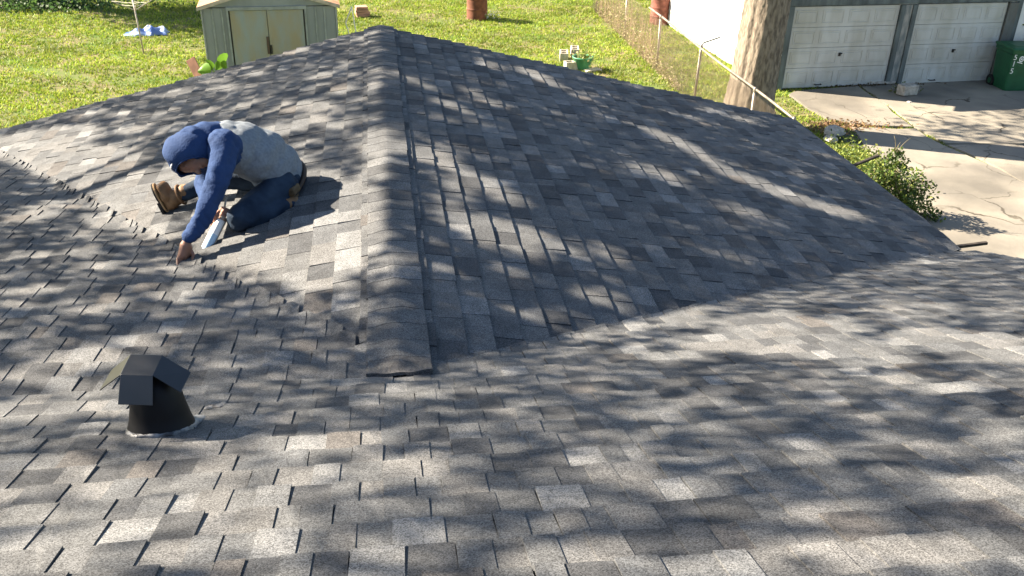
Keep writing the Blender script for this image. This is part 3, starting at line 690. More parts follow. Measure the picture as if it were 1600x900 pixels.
# ------------------------------------------------------------------ wheeled bin
bb = gr(1578, 141); bb = np.array([bb[0]+.0, bb[1]+.1, .036]); ba = math.radians(-2); bx = np.array([math.cos(ba), math.sin(ba), 0]); by = np.array([-math.sin(ba), math.cos(ba), 0])
tb = thing('wheeled_bin', 'green wheeled refuse bin with white number beside the right garage door', 'bin', bb)
M_gp = mat('green_plastic', (.012, .085, .035), .45, .4, vary=.15, scale=6)
def bp_(a, c, h): return bb+bx*a+by*c+gz*h
b = MB(); secs = [(0, .25, .27), (.05, .265, .28), (.55, .29, .315), (.80, .305, .33), (.83, .325, .35), (.90, .33, .355)]
V = []
def rrect(w_, d_, h, r=.05, n=4):
    o = []
    for (sx, sy, a0) in ((1, 1, 0), (-1, 1, 90), (-1, -1, 180), (1, -1, 270)):
        for k in range(n): th = math.radians(a0+90*k/(n-1)); o.append(bp_(sx*(w_-r)+r*math.cos(th), sy*(d_-r)+r*math.sin(th), h))
    return o
for h, w_, d_ in secs: V += rrect(w_, d_, h)
n = 16; F = [(i*n+k, i*n+(k+1) % n, (i+1)*n+(k+1) % n, (i+1)*n+k) for i in range(len(secs)-1) for k in range(n)]+[tuple(range(n))[::-1]]
b.add(V, F); body = b.build('body', M_gp, tb, smooth=False)
b = MB(); V = rrect(.345, .37, .905)+rrect(.35, .375, .925)+rrect(.33, .35, .955)+rrect(.22, .24, .985)
b.add(V, [(i*n+k, i*n+(k+1) % n, (i+1)*n+(k+1) % n, (i+1)*n+k) for i in range(3) for k in range(n)]+[tuple(range(n))[::-1], tuple(range(3*n, 4*n))]); lid = b.build('lid', M_gp, tb, bevel=.006)
b = MB(); b.tube([bp_(-.3, .40, .93), bp_(.3, .40, .93)], .018, 8); b.tube([bp_(-.3, .33, .92), bp_(-.3, .40, .93)], .018, 8); b.tube([bp_(.3, .33, .92), bp_(.3, .40, .93)], .018, 8); b.build('handle', M_gp, tb, smooth=True)
M_rub = mat('black_rubber', (.015, .015, .015), .8)
for sx in (-1, 1):
    b = MB(); b.tube([bp_(sx*.24, .27, .10), bp_(sx*.31, .27, .10)], .125, 20); b.tube([bp_(sx*.311, .27, .10), bp_(sx*.318, .27, .10)], .06, 14, mi=1); b.build('wheel', [M_rub, M_gp], tb)
b = MB(); b.box(bp_(.02, -.318, .56), (.30, .03, .04), (bx, by, gz)); b.build('lift_bar', M_gp, tb, bevel=.008)
M_paint = mat('white_stencil_paint', (.75, .77, .72), .7)
def text(body_, size, loc, xax, yax, parent, name, m=M_paint, ext=.002):
    cu = bpy.data.curves.new(name, 'FONT'); cu.body = body_; cu.size = size; cu.align_x = 'CENTER'; cu.align_y = 'CENTER'; cu.extrude = ext
    o = bpy.data.objects.new(name+'_tmp', cu); COL.objects.link(o); bpy.context.view_layer.update()
    me = bpy.data.meshes.new_from_object(o.evaluated_get(bpy.context.evaluated_depsgraph_get())); bpy.data.objects.remove(o)
    xax, yax = np.array(xax, float), np.array(yax, float); xax /= np.linalg.norm(xax); yax /= np.linalg.norm(yax); zax = np.cross(xax, yax)
    off = np.array(root_loc(parent))
    for v in me.vertices:
        c = v.co; v.co = Vector(np.array(loc)-off+xax*c[0]+yax*c[1]+zax*c[2])
    me.materials.clear(); me.materials.append(m); o = bpy.data.objects.new(name, me); COL.objects.link(o); o.parent = parent; return o
tilt = (gz*1.0-by*.05)
for ch, h, a in (('5', .755, -.255), ('1', .61, -.25), ('5', .45, -.245)):
    o = text(ch, .17, bp_(a+.015, -.29-.055*h-.004, h), bx, tilt, body, 'number')
b = MB(); c = bp_(-.085, -.29-.055*.68-.006, .72)
for r0, r1 in ((.035, .058), (.0, .022)):
    V = []; k_ = 20
    for r_ in (r0, r1):
        for k in range(k_): th = 2*math.pi*k/k_; V.append(c+bx*r_*math.cos(th)+tilt*r_*1.15*math.sin(th))
    b.add(V, [(k, (k+1) % k_, k_+(k+1) % k_, k_+k) for k in range(k_)])
b.add([c+bx*-.085+tilt*-.075, c+bx*.045+tilt*-.105, c+bx*.045+tilt*-.085, c+bx*-.085+tilt*-.055], [(0, 1, 2, 3)]); b.build('emblem', M_paint, body)
b = MB()
for h in (.60, .485): b.box(bp_(.21, -.30-.055*h, h), (.11, .02, .018), (bx, by, gz))
b.build('grab_bar', mat('pale_steel', (.6, .62, .6), .4), tb)
p = gr(1604, 100, .6); pl = thing('bush', 'yellow-green leafy bush at the garage corner behind the bin', 'bush', (p[0]+.75, p[1]+.5, 0))
q_ = rng.normal(size=(900, 3))*np.array([.22, .25, .35])+np.array([p[0]+.75, p[1]+.5, .75]); leaf_cloud(q_, .09, [(.2, .2, .04), (.1, .13, .03), (.05, .07, .02)], 'leaves', pl)
b = MB()
for k in range(7): limb(b, (p[0]+.75, p[1]+.5, 0), np.array([p[0]+.75, p[1]+.5, .8])+rng.normal(size=3)*.25, .015, .006, .05, 5, 5)
b.build('stem', M_bark, pl)

# ------------------------------------------------------------------ loose stones and blocks
M_blk = mat('concrete_block', (.36, .335, .29), .95, .15, vary=.3, scale=12, bump=.5, bscale=60)
def rough_block(name, label, cat, c, d, rot, m=M_blk, jit=.012, group=None, holes=False):
    b = MB(); ca, sa = math.cos(rot), math.sin(rot); ax = [(ca, sa, 0), (-sa, ca, 0), (0, 0, 1)]
    b.box((c[0], c[1], c[2]+d[2]/2), d, ax)
    b.v = [tuple(np.array(p)+rng.uniform(-jit, jit, 3)) for p in b.v]
    o = b.build(name, m, None, bevel=min(d)*.12); return tag(o, label, cat, group)
c = gr(1420, 150, .04); rough_block('concrete_block', 'square weathered concrete block lying on the drive before the right door', 'block', (c[0], c[1]+.1, .045), (.42, .24, .22), .25)
c = gr(1372, 130, .04); rough_block('concrete_slab', 'flat concrete slab at the foot of the post between the doors', 'slab', (c[0]+.05, c[1]+.02, .045), (.62, .28, .07), .05)
for (px, py, s_, lb) in ((1302, 213, .2, 'pale rounded stone at the edge of the broken asphalt'), (1297, 222, .13, 'small white stone lowest beside the roof corner grass'), (1420, 162, .06, 'tiny pale rock fragment lying near the square concrete block')):
    c = gr(px, py); bm = bmesh.new(); bmesh.ops.create_icosphere(bm, subdivisions=2, radius=s_)
    for v in bm.verts: v.co *= 1+random.uniform(-.18, .18); v.co.z *= .6
    bmesh.ops.translate(bm, verts=bm.verts, vec=(c[0], c[1], s_*.4)); me = bpy.data.meshes.new('stone'); bm.to_mesh(me); bm.free(); me.materials.append(M_blk)
    o = bpy.data.objects.new('stone', me); COL.objects.link(o); tag(o, lb, 'stone')

# ------------------------------------------------------------------ chain-link fence
FX = 6.36; FH = 1.22; M_galv = mat('galvanised_steel', (.23, .20, .16), .5, .5, metal=.5, vary=.35, scale=10)
M_wire = mat('rusty_wire', (.30, .23, .17), .6, .4, metal=.4, vary=.3)
fence = thing('chain_link_fence', 'rusty chain-link fence with pipe top rail running away past the tree trunk', 'fence', (FX, 20.7, 0))
ys_p = [27.2, 23.75, 20.68, 17.9, 14.85, 13.2]
for k, y in enumerate(ys_p):
    b = MB(); lean = (-.02, 0) if k != 3 else (.02, .0)
    b.tube([(FX, y, -.1), (FX+lean[0], y, FH-.03)], .027, 10); po = b.build('post', M_galv, fence, smooth=True)
    b = MB(); b.lathe((FX+lean[0], y, FH-.03), [(.033, 0), (.036, .03), (.03, .06), (.02, .085), (.0, .09)], 12); b.build('cap', M_galv, po, smooth=True)
    if k == 3:
        b = MB(); b.tube([(FX+.02, y, FH+.02), (FX+.06, y+.02, FH+.08), (FX+.42, y+.1, FH+.17)], .018, 8); b.build('barb_arm', M_trim, po)
b = MB(); b.tube([(FX, y, FH+.0+.015*math.sin(y)) for y in np.arange(13.25, 21.76, .5)], .023, 10); b.build('top_rail', M_galv, fence, smooth=True)
b = MB(); sp = .062; y0, y1 = 13.3, 27.5; zt = FH-.06
for sgn in (1, -1):
    y = y0-(zt if sgn > 0 else 0)
    while y < y1+(zt if sgn < 0 else 0):
        # straight diagonal wire clipped to the panel
        ya, yb_ = y, y+sgn*(zt-.03)*1.0; za, zb_ = .03, zt
        if sgn > 0:
            if yb_ > y1: k = (y1-ya)/(yb_-ya); zb_ = za+(zb_-za)*k; yb_ = y1
            if ya < y0: k = (y0-ya)/(yb_-ya); za = za+(zb_-za)*k; ya = y0
        else:
            if ya > y1: k = (y1-ya)/(yb_-ya); za = za+(zb_-za)*k; ya = y1
            if yb_ < y0: k = (y0-ya)/(yb_-ya); zb_ = za+(zb_-za)*k; yb_ = y0
        if zb_-za > .02: b.tube([(FX-.034+.004*sgn, ya, za), (FX-.034+.004*sgn, yb_, zb_)], .0024, 3, cap=False)
        y += sp
o = b.build('wire_mesh', M_wire, fence); o['kind'] = 'stuff'
# dry vines and leaves caught in the fence
n = 3800; yy = rng.uniform(19.0, 27, n); P = np.column_stack([np.full(n, FX)+rng.normal(size=n)*.05, yy, np.abs(rng.normal(size=n))*.42*np.clip((yy-18.5)/4, .15, 1)+.02])
dv = thing('dry_vine', 'brown dry vine tangled in the far stretch of the wire fence', 'vine', (FX, 23, 0)); leaf_cloud(P[P[:, 2] < 1.15], .045, [(.30, .24, .13), (.22, .18, .10), (.2, .22, .06), (.36, .30, .18)], 'leaves', dv)
b = MB()
for k in range(60):
    y = rng.uniform(20.5, 27); b.tube([(FX-.02, y, 0), (FX-.03, y+rng.normal()*.06, .4), (FX-.02, y+rng.normal()*.12, rng.uniform(.6, 1.1))], .006, 4)
b.build('stem', mat('dry_stem', (.3, .23, .14), .9), dv)

# ------------------------------------------------------------------ drums
def rust(name, c1, c2): return mat(name, c1, .75, .3, col2=c2, scale=7, bump=.2)
def drum(name, label, c, r, h, m, lidm=None):
    t = thing(name, label, 'barrel', c); b = MB(); pr = []
    for k in range(41):
        z = h*k/40; rr = r
        for zz in (.33, .66): rr += .016*math.exp(-((z/h-zz)/.013)**2)
        if k in (0, 40): rr += .008
        pr.append((rr, z))
    pr += [(r-.01, h), (r-.012, h-.03), (0, h-.03)]
    b.lathe(c, pr, 36); b.build('body', m, t, smooth=True)
    b = MB(); th = np.linspace(0, 2*math.pi, 37); b.tube([(c[0]+(r+.006)*math.cos(a), c[1]+(r+.006)*math.sin(a), h) for a in th], .012, 6, cap=False); b.build('rim', lidm or m, t, smooth=True); return t
M_r1 = rust('rust_brown', (.17, .065, .035), (.10, .035, .02)); M_r2 = rust('rust_red', (.24, .085, .06), (.13, .045, .03)); M_pk = mat('faded_pink_rim', (.45, .2, .17), .7)
c = gr(747, 33); drum('oil_drum', 'rusty brown steel drum standing alone on the sunny lawn', (c[0], c[1]+.3, 0), .29, .88, M_r1)
c = gr(1038, 41); d2_ = drum('oil_drum', 'rusty red drum beyond the fence against the white garage wall', (c[0]-.05, c[1]+.3, 0), .29, .72, M_r2, M_pk)
c = gr(760, 30); fl = thing('flower', 'small white wildflowers at the foot of the lone rusty drum', 'flower', (c[0], c[1]-.05, 0))
P = rng.normal(size=(40, 3))*np.array([.14, .08, .06])+np.array([c[0], c[1]-.08, .14]); leaf_cloud(P, .07, [(.8, .78, .68)], 'petals', fl); P[:, 2] *= .5; leaf_cloud(np.repeat(P, 3, 0)+rng.normal(size=(120, 3))*.04, .06, [(.2, .26, .05)], 'leaves', fl)

# ------------------------------------------------------------------ cinder blocks and pot
def cinder(label, c, rot):
    t = thing('cinder_block', label, 'cinder block', c, 'cinder blocks by the pot'); ca, sa = math.cos(rot), math.sin(rot); ax = np.array([(ca, sa, 0), (-sa, ca, 0), (0, 0, 1)])
    L_, W_, H_ = .42, .2, .2
    def wb(name, o, d):
        b = MB(); b.box(np.array(c)+ax[0]*o[0]+ax[1]*o[1]+ax[2]*(o[2]+H_/2), d, ax); b.build(name, M_pale, t, bevel=.008)
    for s_ in (-1, 1): wb('face_shell', (0, s_*(W_/2-.018), 0), (L_, .036, H_))
    for o in (-L_/2+.02, 0, L_/2-.02): wb('web', (o, 0, 0), (.034, W_-.073, H_-.004))
M_pale = mat('sunbleached_block', (.44, .40, .31), .95, .15, vary=.25, scale=10, bump=.4)
c = gr(880, 94); cinder('pale cinder block set upright at the left of the green pot', (c[0]+.02, c[1]+.05, 0), 1.4)
c = gr(897, 90); cinder('second pale cinder block, farther from the roof, behind the green pot', (c[0]+.05, c[1]+.2, 0), 1.4)
c = gr(896, 108); cinder('nearest pale cinder block, partly hidden by the roof rake', (c[0]-.02, c[1]-.05, 0), .2)
c = gr(911, 110); pot = thing('plant_pot', 'round green plastic pot with a trailing weed in it', 'pot', (c[0], c[1]+.1, 0))
b = MB(); b.lathe((c[0], c[1]+.1, 0), [(.0, .0), (.15, .0), (.165, .03), (.235, .27), (.245, .275), (.245, .3), (.225, .3), (.21, .24), (0, .23)], 28)
b.build('pot_wall', mat('green_pot', (.06, .24, .12), .5, .4, vary=.2), pot, smooth=True)
P = rng.normal(size=(260, 3))*np.array([.12, .12, .07])+np.array([c[0]+.03, c[1]+.1, .3]); leaf_cloud(P, .06, [(.2, .26, .05), (.12, .18, .04), (.35, .32, .15)], 'leaves', pot)
c = gr(925, 111); rough_block('flat_stone', 'flat pale stone in the grass right of the green pot', 'stone', (c[0], c[1], 0), (.4, .25, .05), .3, M_pale)

# ------------------------------------------------------------------ shed
S0 = np.array([-3.60, 20.1, 0]); S1 = np.array([-.86, 20.32, 0]); sd_ = (S1-S0); SW = np.linalg.norm(sd_); sd_ = sd_/SW; sb_ = np.array([-sd_[1], sd_[0], 0]); SD = 2.3; SE = 1.58
shed = thing('metal_shed', 'small grey-green metal shed with rust-streaked double doors and orange roof edge', 'shed', S0)
M_shed = mat('grey_green_steel', (.215, .235, .232), .55, .4, vary=.12, scale=3, stretch=(1, 1, .3)); M_shedt = mat('shed_trim_steel', (.25, .27, .255), .55, .4, vary=.2)
M_rdoor = mat('rust_streaked_door', (.25, .28, .265), .6, .35, col2=(.29, .25, .16), scale=2.6, stretch=(1.6, 1, .45), detail=8)
M_cream = mat('cream_trim', (.42, .36, .28), .7, vary=.25, scale=9); M_orange = mat('orange_roof_edge', (.46, .20, .10), .7, vary=.3, scale=6); M_rgrey = mat('shed_roof', (.45, .27, .19), .7, vary=.3, scale=5)
def sp_(a, d, z): return S0+sd_*a+sb_*d+gz*z
def sbox(b, a0, a1, d0, d1, z0, z1): b.box(sp_((a0+a1)/2, (d0+d1)/2, (z0+z1)/2), (a1-a0, d1-d0, z1-z0), (sd_, sb_, gz))
def wall_panel(a0, a1, d0, d1):
    b = MB(); sbox(b, a0, a1, d0, d1, 0, SE); b.build('wall_panel', M_shed, shed)
dl, dr_ = .60, 2.02
ribs = [0.035, .22, .41, dl-.1]
for k in range(3):
    wall_panel(ribs[k], ribs[k+1]-.002, .0, .03)
for k in range(1, 3):
    b = MB(); sbox(b, ribs[k]-.018, ribs[k]+.018, -.022, -.001, 0, SE-.01); b.build('rib', M_shedt, shed, bevel=.006)
rr_ = [dr_+.1, dr_+.29, dr_+.47, SW-.035]
for k in range(3): wall_panel(rr_[k], rr_[k+1]-.002, .0, .03)
for k in range(1, 3):
    b = MB(); sbox(b, rr_[k]-.018, rr_[k]+.018, -.022, -.001, 0, SE-.01); b.build('rib', M_shedt, shed, bevel=.006)
for a in (0.0, SW-.033):
    b = MB(); sbox(b, a, a+.033, -.026, .03, 0, SE); b.build('corner_post', M_shedt, shed, bevel=.005)
for a in (dl-.098, dr_+.06):
    b = MB(); sbox(b, a, a+.04, -.035, .02, 0, SE-.02); b.build('door_jamb', M_shedt, shed, bevel=.005)
    b = MB(); sbox(b, a-.03 if a > 1 else a+.041, a-.002 if a > 1 else a+.06, .005, .02, 0, SE-.02); b.build('door_gap', M_hard, shed)
mid = (dl+dr_)/2
for a0, a1 in ((dl-.03, mid-.006), (mid+.006, dr_+.03)):
    b = MB(); sbox(b, a0, a1, -.008, .02, .03, SE-.06); dd = b.build('door', M_rdoor, shed, bevel=.004)
    b = MB(); x = a1-.10 if a0 < 1 else a0+.03
    sbox(b, mid-.055 if a0 < 1 else mid+.008, mid-.008 if a0 < 1 else mid+.05, -.035, -.0085, .62, .98 if a0 < 1 else .8); b.build('latch', M_hard if a0 > 1 else mat('rusty_latch', (.09, .06, .04), .7), dd, bevel=.004)
b = MB(); sbox(b, dl-.1, dr_+.1, -.04, .02, SE-.05, SE+.02); b.build('door_track', M_shedt, shed, bevel=.004)
for k in range(10):
    a0 = k*SD/10; b = MB(); sbox(b, SW-.03, SW, a0+.031 if k == 0 else a0, a0+SD/10-.03, 0, SE); sbox(b, SW+.001, SW+.014, a0+SD/10-.06, a0+SD/10-.002, 0, SE); b.build('wall_panel', M_shed2 if 'M_shed2' in globals() else M_shed, shed)
b = MB(); sbox(b, 0, .03, .031, SD, 0, SE); sbox(b, 0.031, SW-.031, SD-.03, SD, 0, SE); b.build('rear_wall', M_shed, shed)
PK = .42; ov = .07
b = MB(); b.add([sp_(.02, -.012, SE+.02), sp_(SW-.02, -.012, SE+.02), sp_(SW/2, -.012, SE+PK-.03), sp_(.02, .02, SE+.02), sp_(SW-.02, .02, SE+.02), sp_(SW/2, .02, SE+PK-.03)], [(0, 1, 2), (5, 4, 3), (0, 3, 4, 1)]); b.build('gable_panel', M_shed, shed)
for s_ in (0, 1):
    e0 = -ov if s_ == 0 else SW+ov
    b = MB(); v = [sp_(e0, -ov, SE-.0), sp_(SW/2, -ov, SE+PK), sp_(SW/2, SD+ov, SE+PK), sp_(e0, SD+ov, SE-.0)]; v += [p+gz*.03 for p in v]
    b.add(v, [(0, 1, 2, 3), (7, 6, 5, 4), (0, 4, 5, 1), (1, 5, 6, 2), (2, 6, 7, 3), (3, 7, 4, 0)]); b.build('roof_sheet', M_orange, shed)
    b = MB(); v = [sp_(e0, -ov-.012, SE-.035), sp_(SW/2, -ov-.012, SE+PK-.035), sp_(SW/2, -ov-.012, SE+PK+.05), sp_(e0, -ov-.012, SE+.04)]; v += [p+sb_*.01 for p in v]
    b.add(v, [(0, 1, 2, 3), (7, 6, 5, 4), (0, 4, 5, 1), (1, 5, 6, 2), (2, 6, 7, 3), (3, 7, 4, 0)]); b.build('rake_trim', M_cream, shed)
# leaning white frame beside the shed
lf = thing('folding_rack', 'thin white metal rack leaning against the right side of the shed', 'rack', sp_(SW+.25, 1.2, 0))
b = MB(); P_ = [at(549.5, 11, 21.3), at(540, 35, 21.3), at(548, 62, 21.3), at(556, 50, 21.3)]
b.tube(P_+[P_[0]], .016, 6); b.build('rail', mat('white_tube', (.75, .73, .66), .5), lf)
# plank and elephant-ear leaves in front of the shed
Bp = at(303, 112, 16.5)
pk = MB(); A_, B_ = at(297, 92, 17.2), at(313, 122, 17.0); d = (B_-A_); L_ = np.linalg.norm(d); d /= L_; sx_ = np.cross(d, (0, 1, 0)); sx_ /= np.linalg.norm(sx_)
pk.box((A_+B_)/2+d*.3, (L_+.6, .17, .03), (d, sx_, np.cross(d, sx_))); o = pk.build('plank', mat('brown_board', (.30, .15, .09), .8, vary=.3, scale=8, stretch=(1, 1, .2)), None, bevel=.004); tag(o, 'brown board leaning beside the broad-leaved plant near the shed', 'plank')
ee = thing('elephant_ear_plant', 'broad bright green leaves rising above the roof edge before the shed', 'plant', (Bp[0]+.5, 17.0, 0))
M_ee = leaf_material('broad_leaf', .3, .4)
b = MB(); stems = MB()
for (px, py, s_, an, fl_) in ((349, 98, .20, .2, .6), (329, 104, .15, -.2, -.5), (316, 110, .20, 1.2, -.2), (340, 106, .15, .7, .2), (352, 104, .12, -.4, .4)):
    c = at(px, py, 16.9); bm_v = []; n_ = 14
    axu = np.array([math.sin(an)*.8, -.35, math.cos(an)]); axu /= np.linalg.norm(axu); axs = np.cross(axu, (fl_, -1, .3)); axs /= np.linalg.norm(axs); nn = np.cross(axs, axu)
    V = [c]; 
    for k in range(n_):
        th = 2*math.pi*k/n_; r_ = s_*(.62+.3*math.cos(th)+.12*math.cos(2*th)); V.append(c+axu*r_*math.cos(th)*1.05+axs*r_*.85*math.sin(th)+nn*(.12*s_*math.cos(2*th)-.25*abs(math.sin(th))*s_*.6))
    b = MB(); g_ = random.uniform(.85, 1.2); b.add(V, [(0, 1+k, 1+(k+1) % n_) for k in range(n_)], 0, (.11*g_, .22*g_, .025)); b.build('leaf', M_ee, ee, smooth=True, color=True)
    limb(stems, (Bp[0]+.5, 17.0, 0), c-axu*s_*.3, .018, .01, .05, 6, 6)
stems.build('stem', mat('green_stem', (.14, .22, .05), .6), ee, smooth=True)

# ------------------------------------------------------------------ other yard things
M_tc = mat('terracotta', (.36, .2, .14), .85, vary=.25, scale=6)
c = gr(566, 27); zz = 0
for k in range(4):
    rough_block('paver', ['lowest', 'second', 'third', 'topmost'][k]+' reddish paver of the stack behind the shed', 'paver', (c[0]+random.uniform(-.02, .02), c[1]+.1, zz+.002), (.36+random.uniform(-.04, .05), .3, .068), random.uniform(-.15, .2), M_tc, .006, 'pavers stacked on the lawn'); zz += .072
# tarp
c0 = gr(229, 53); b = MB(); nx, ny = 34, 16; V = []
for j in range(ny+1):
    for i in range(nx+1):
        u, v_ = i/nx, j/ny; x = (u-.5)*1.05; y = (v_-.5)*.62*(1-.5*abs(u-.4))
        env = max(0, math.sin(math.pi*v_))**.7*max(0, math.sin(math.pi*min(1, u*.98+.02)))**.6
        h = env*(.06+.16*u)*(1+.35*math.sin(u*19+v_*5)+.3*math.sin(v_*13+u*7))
        V.append((c0[0]+x+.02*math.sin(v_*14), c0[1]+y+.08*(u-.5)+.03*math.sin(u*17), .01+max(0, h)))
b.add(V, [(j*(nx+1)+i, j*(nx+1)+i+1, (j+1)*(nx+1)+i+1, (j+1)*(nx+1)+i) for j in range(ny) for i in range(nx)])
M_tarp = mat('blue_tarp', (.010, .075, .40), .4, .5, col2=(.28, .36, .44), scale=1.7); o = b.build('tarp', M_tarp, None, smooth=False); tag(o, 'crumpled blue and white tarp lying on the lawn', 'tarp')
# rotary clothes line
cb = gr(225, 84); cl_ = thing('clothes_pole', 'thin grey rotary clothesline pole standing on the lawn near the tarp', 'clothes pole', cb)
M_pole = mat('weathered_pole', (.34, .30, .25), .6, .4, vary=.2); tpz = 1.26; lean_ = np.array([-.05, 0.0, 0])
b = MB(); b.tube([cb-gz*.1, cb+lean_+gz*tpz], .019, 8); b.build('pole', M_pole, cl_, smooth=True)
hub = cb+lean_*.8+gz*1.0
for k in range(4):
    th = math.radians(20+90*k); e = hub+np.array([math.cos(th)*.47, math.sin(th)*.47, .24]); b = MB(); b.tube([hub, e], .012, 6); b.build('arm', M_pole, cl_)
b = MB()
for fr in (.6, 1.0):
    pts = [hub+np.array([math.cos(math.radians(20+90*k))*.47, math.sin(math.radians(20+90*k))*.47, .24])*fr for k in range(5)]
    b.tube(pts, .006, 4)
b.build('line', mat('cord', (.7, .66, .5), .8), cl_)
# stump logs at the far left and leaning bar behind the shed
wp = weed_patch('weed_clump', 'weeds growing in the crack between the two garage doors', 'weeds', gr(1412, 146), .3, .15, .16, 180, .05, [(.2, .19, .08), (.1, .13, .03)])
wp = weed_patch('weed_clump', 'thin line of dry leaves along the base of the left garage door', 'weeds', gr(1340, 136), 1.3, .1, .05, 300, .06, [(.13, .08, .04), (.08, .06, .03)])
wp = weed_patch('weed_clump', 'brown fallen leaves heaped at the curved edge of the concrete drive', 'weeds', gr(1318, 200), .9, .35, .05, 700, .06, [(.22, .13, .07), (.15, .09, .05), (.3, .2, .1)])
wp = weed_patch('weed_clump', 'dry leaves under the foot of the right garage door', 'weeds', gr(1510, 126), .6, .08, .05, 160, .06, [(.2, .09, .05), (.1, .06, .03)])

# ------------------------------------------------------------------ the roofer
def blob(name, elems, parent, mats, voxel=.009, smooth=6, pick=None, disp=None):
    """elems: (p0, r0, p1, r1) tapered capsules, or (p, (rx,ry,rz), axes) ellipsoids, fused into one skin"""
    bm = bmesh.new()
    def ball(p, S):
        r = bmesh.ops.create_icosphere(bm, subdivisions=2, radius=1.0)
        bmesh.ops.transform(bm, matrix=Matrix.Translation(Vector(p)) @ S.to_4x4(), verts=r['verts'])
    for e in elems:
        if len(e) == 4:
            p0, r0, p1, r1 = np.array(e[0], float), e[1], np.array(e[2], float), e[3]; L_ = np.linalg.norm(p1-p0); n = max(1, int(L_/(min(r0, r1)*.45)))
            for i in range(n+1):
                u = i/n; r = r0+(r1-r0)*u; ball(p0+(p1-p0)*u, Matrix.Diagonal((r, r, r)))
        else:
            A_ = Matrix([list(map(float, a)) for a in e[2]]).transposed(); ball(e[0], A_ @ Matrix.Diagonal(e[1]) @ A_.transposed())
    me = bpy.data.meshes.new(name+'_raw'); bm.to_mesh(me); bm.free(); o = bpy.data.objects.new(name+'_raw', me); COL.objects.link(o)
    m = o.modifiers.new('r', 'REMESH'); m.mode = 'VOXEL'; m.voxel_size = voxel
    s_ = o.modifiers.new('s', 'SMOOTH'); s_.iterations = smooth; s_.factor = .5
    bpy.context.view_layer.update(); m2 = bpy.data.meshes.new_from_object(o.evaluated_get(bpy.context.evaluated_depsgraph_get()))
    bpy.data.objects.remove(o); m2.name = name
    n = len(m2.vertices); V = np.zeros(n*3); m2.vertices.foreach_get('co', V); V = V.reshape(-1, 3)
    if disp is not None:
        N_ = np.zeros(n*3); m2.vertices.foreach_get('normal', N_); V = V+N_.reshape(-1, 3)*disp(V)[:, None]
    W = V.copy(); V = V-np.array(root_loc(parent)); m2.vertices.foreach_set('co', V.ravel())
    m2.materials.clear()
    for mm in mats: m2.materials.append(mm)
    if pick is not None:
        C = np.array([W[list(p.vertices)].mean(0) for p in m2.polygons]); m2.polygons.foreach_set('material_index', pick(C).astype(int))
    m2.polygons.foreach_set('use_smooth', [True]*len(m2.polygons)); m2.update()
    ob = bpy.data.objects.new(name, m2); COL.objects.link(ob); ob.parent = parent; return ob
def segd(P, a, b_):
    a, b_ = np.array(a, float), np.array(b_, float); d = b_-a; t = np.clip(((P-a)@d)/(d@d), 0, 1); return np.linalg.norm(P-(a+t[:, None]*d), axis=1)
J = dict(pel=at(437, 272, 5.6), chest=at(372, 226, 5.5), neck=at(334, 226, 5.42), head=at(298.5, 240, 5.335),
 shL=at(352, 230, 5.29), elL=at(334, 301, 5.1), wrL=at(292, 378, 4.95), shR=at(340, 222, 5.66), elR=at(321, 285, 5.53), wrR=at(328, 334, 5.22),
 hipL=at(440, 293, 5.45), knL=at(374, 340, 5.17), anL=at(452, 322, 5.33), ftL=at(470, 318, 5.45), hipR=at(428, 280, 5.74), knR=at(350, 276, 5.79), anR=at(286, 303, 5.81), heR=at(268, 319, 5.81), toR=at(254, 292, 5.83))
me_ = thing('person', 'person in navy and grey hooded top and jeans kneeling to seal shingles', 'person', (J['knL'][0], J['knL'][1], zr_(J['knL'][0], J['knL'][1])))
M_skin = mat('skin', (.27, .135, .085), .5, .4, vary=.1, scale=12); M_skin.node_tree.nodes['Principled BSDF'].inputs['Subsurface Weight'].default_value = .08
M_navy = mat('navy_cotton', (.022, .046, .118), .85, .15, vary=.12, scale=14, bump=.35, bscale=90)
M_grey = mat('heather_grey_cotton', (.17, .19, .21), .9, .15, vary=.14, scale=60, bump=.3, bscale=160)
M_jean = mat('dark_denim', (.009, .017, .032), .85, .15, col2=(.026, .042, .066), scale=7, bump=.35, bscale=140)
M_boot = mat('tan_boot_leather', (.22, .118, .05), .6, .35, col2=(.13, .07, .032), scale=12, bump=.3, bscale=40); M_sole = mat('boot_sole', (.03, .025, .02), .85); M_welt = mat('boot_welt', (.42, .26, .12), .7)
M_hair = mat('dark_hair', (.015, .011, .009), .6, vary=.3, scale=40)
# left hand: pinching the shingle edge; fingers reach down
hL = at(289, 391, 4.945); hL_elems = [(J['wrL'], .027, at(290, 386, 4.948), .030), (at(290, 384, 4.945), .034, at(286, 398, 4.925), .031), (at(294, 386, 4.955), .026, at(293, 396, 4.95), .024)]
F_L = [[(281, 396), (277.5, 405), (277.5, 414), (279.5, 421)], [(285, 399), (282.5, 408), (282, 416), (283.5, 423)], [(289, 400), (287.5, 409), (286.5, 416), (287, 422.5)], [(293, 399), (292, 407), (290.5, 413.5), (290, 418)]]
for k, ch in enumerate(F_L):
    pts = [at(*c, 4.94-.042*i+.010*k) for i, c in enumerate(ch)]
    for i in range(3): hL_elems.append((pts[i], .0112-.0009*i, pts[i+1], .0103-.0009*i))
th_ = [at(297, 389, 4.96), at(302, 398, 4.935), at(301.5, 407, 4.895), at(298, 414, 4.86)]
for i in range(3): hL_elems.append((th_[i], .0125-.001*i, th_[i+1], .0112-.001*i))
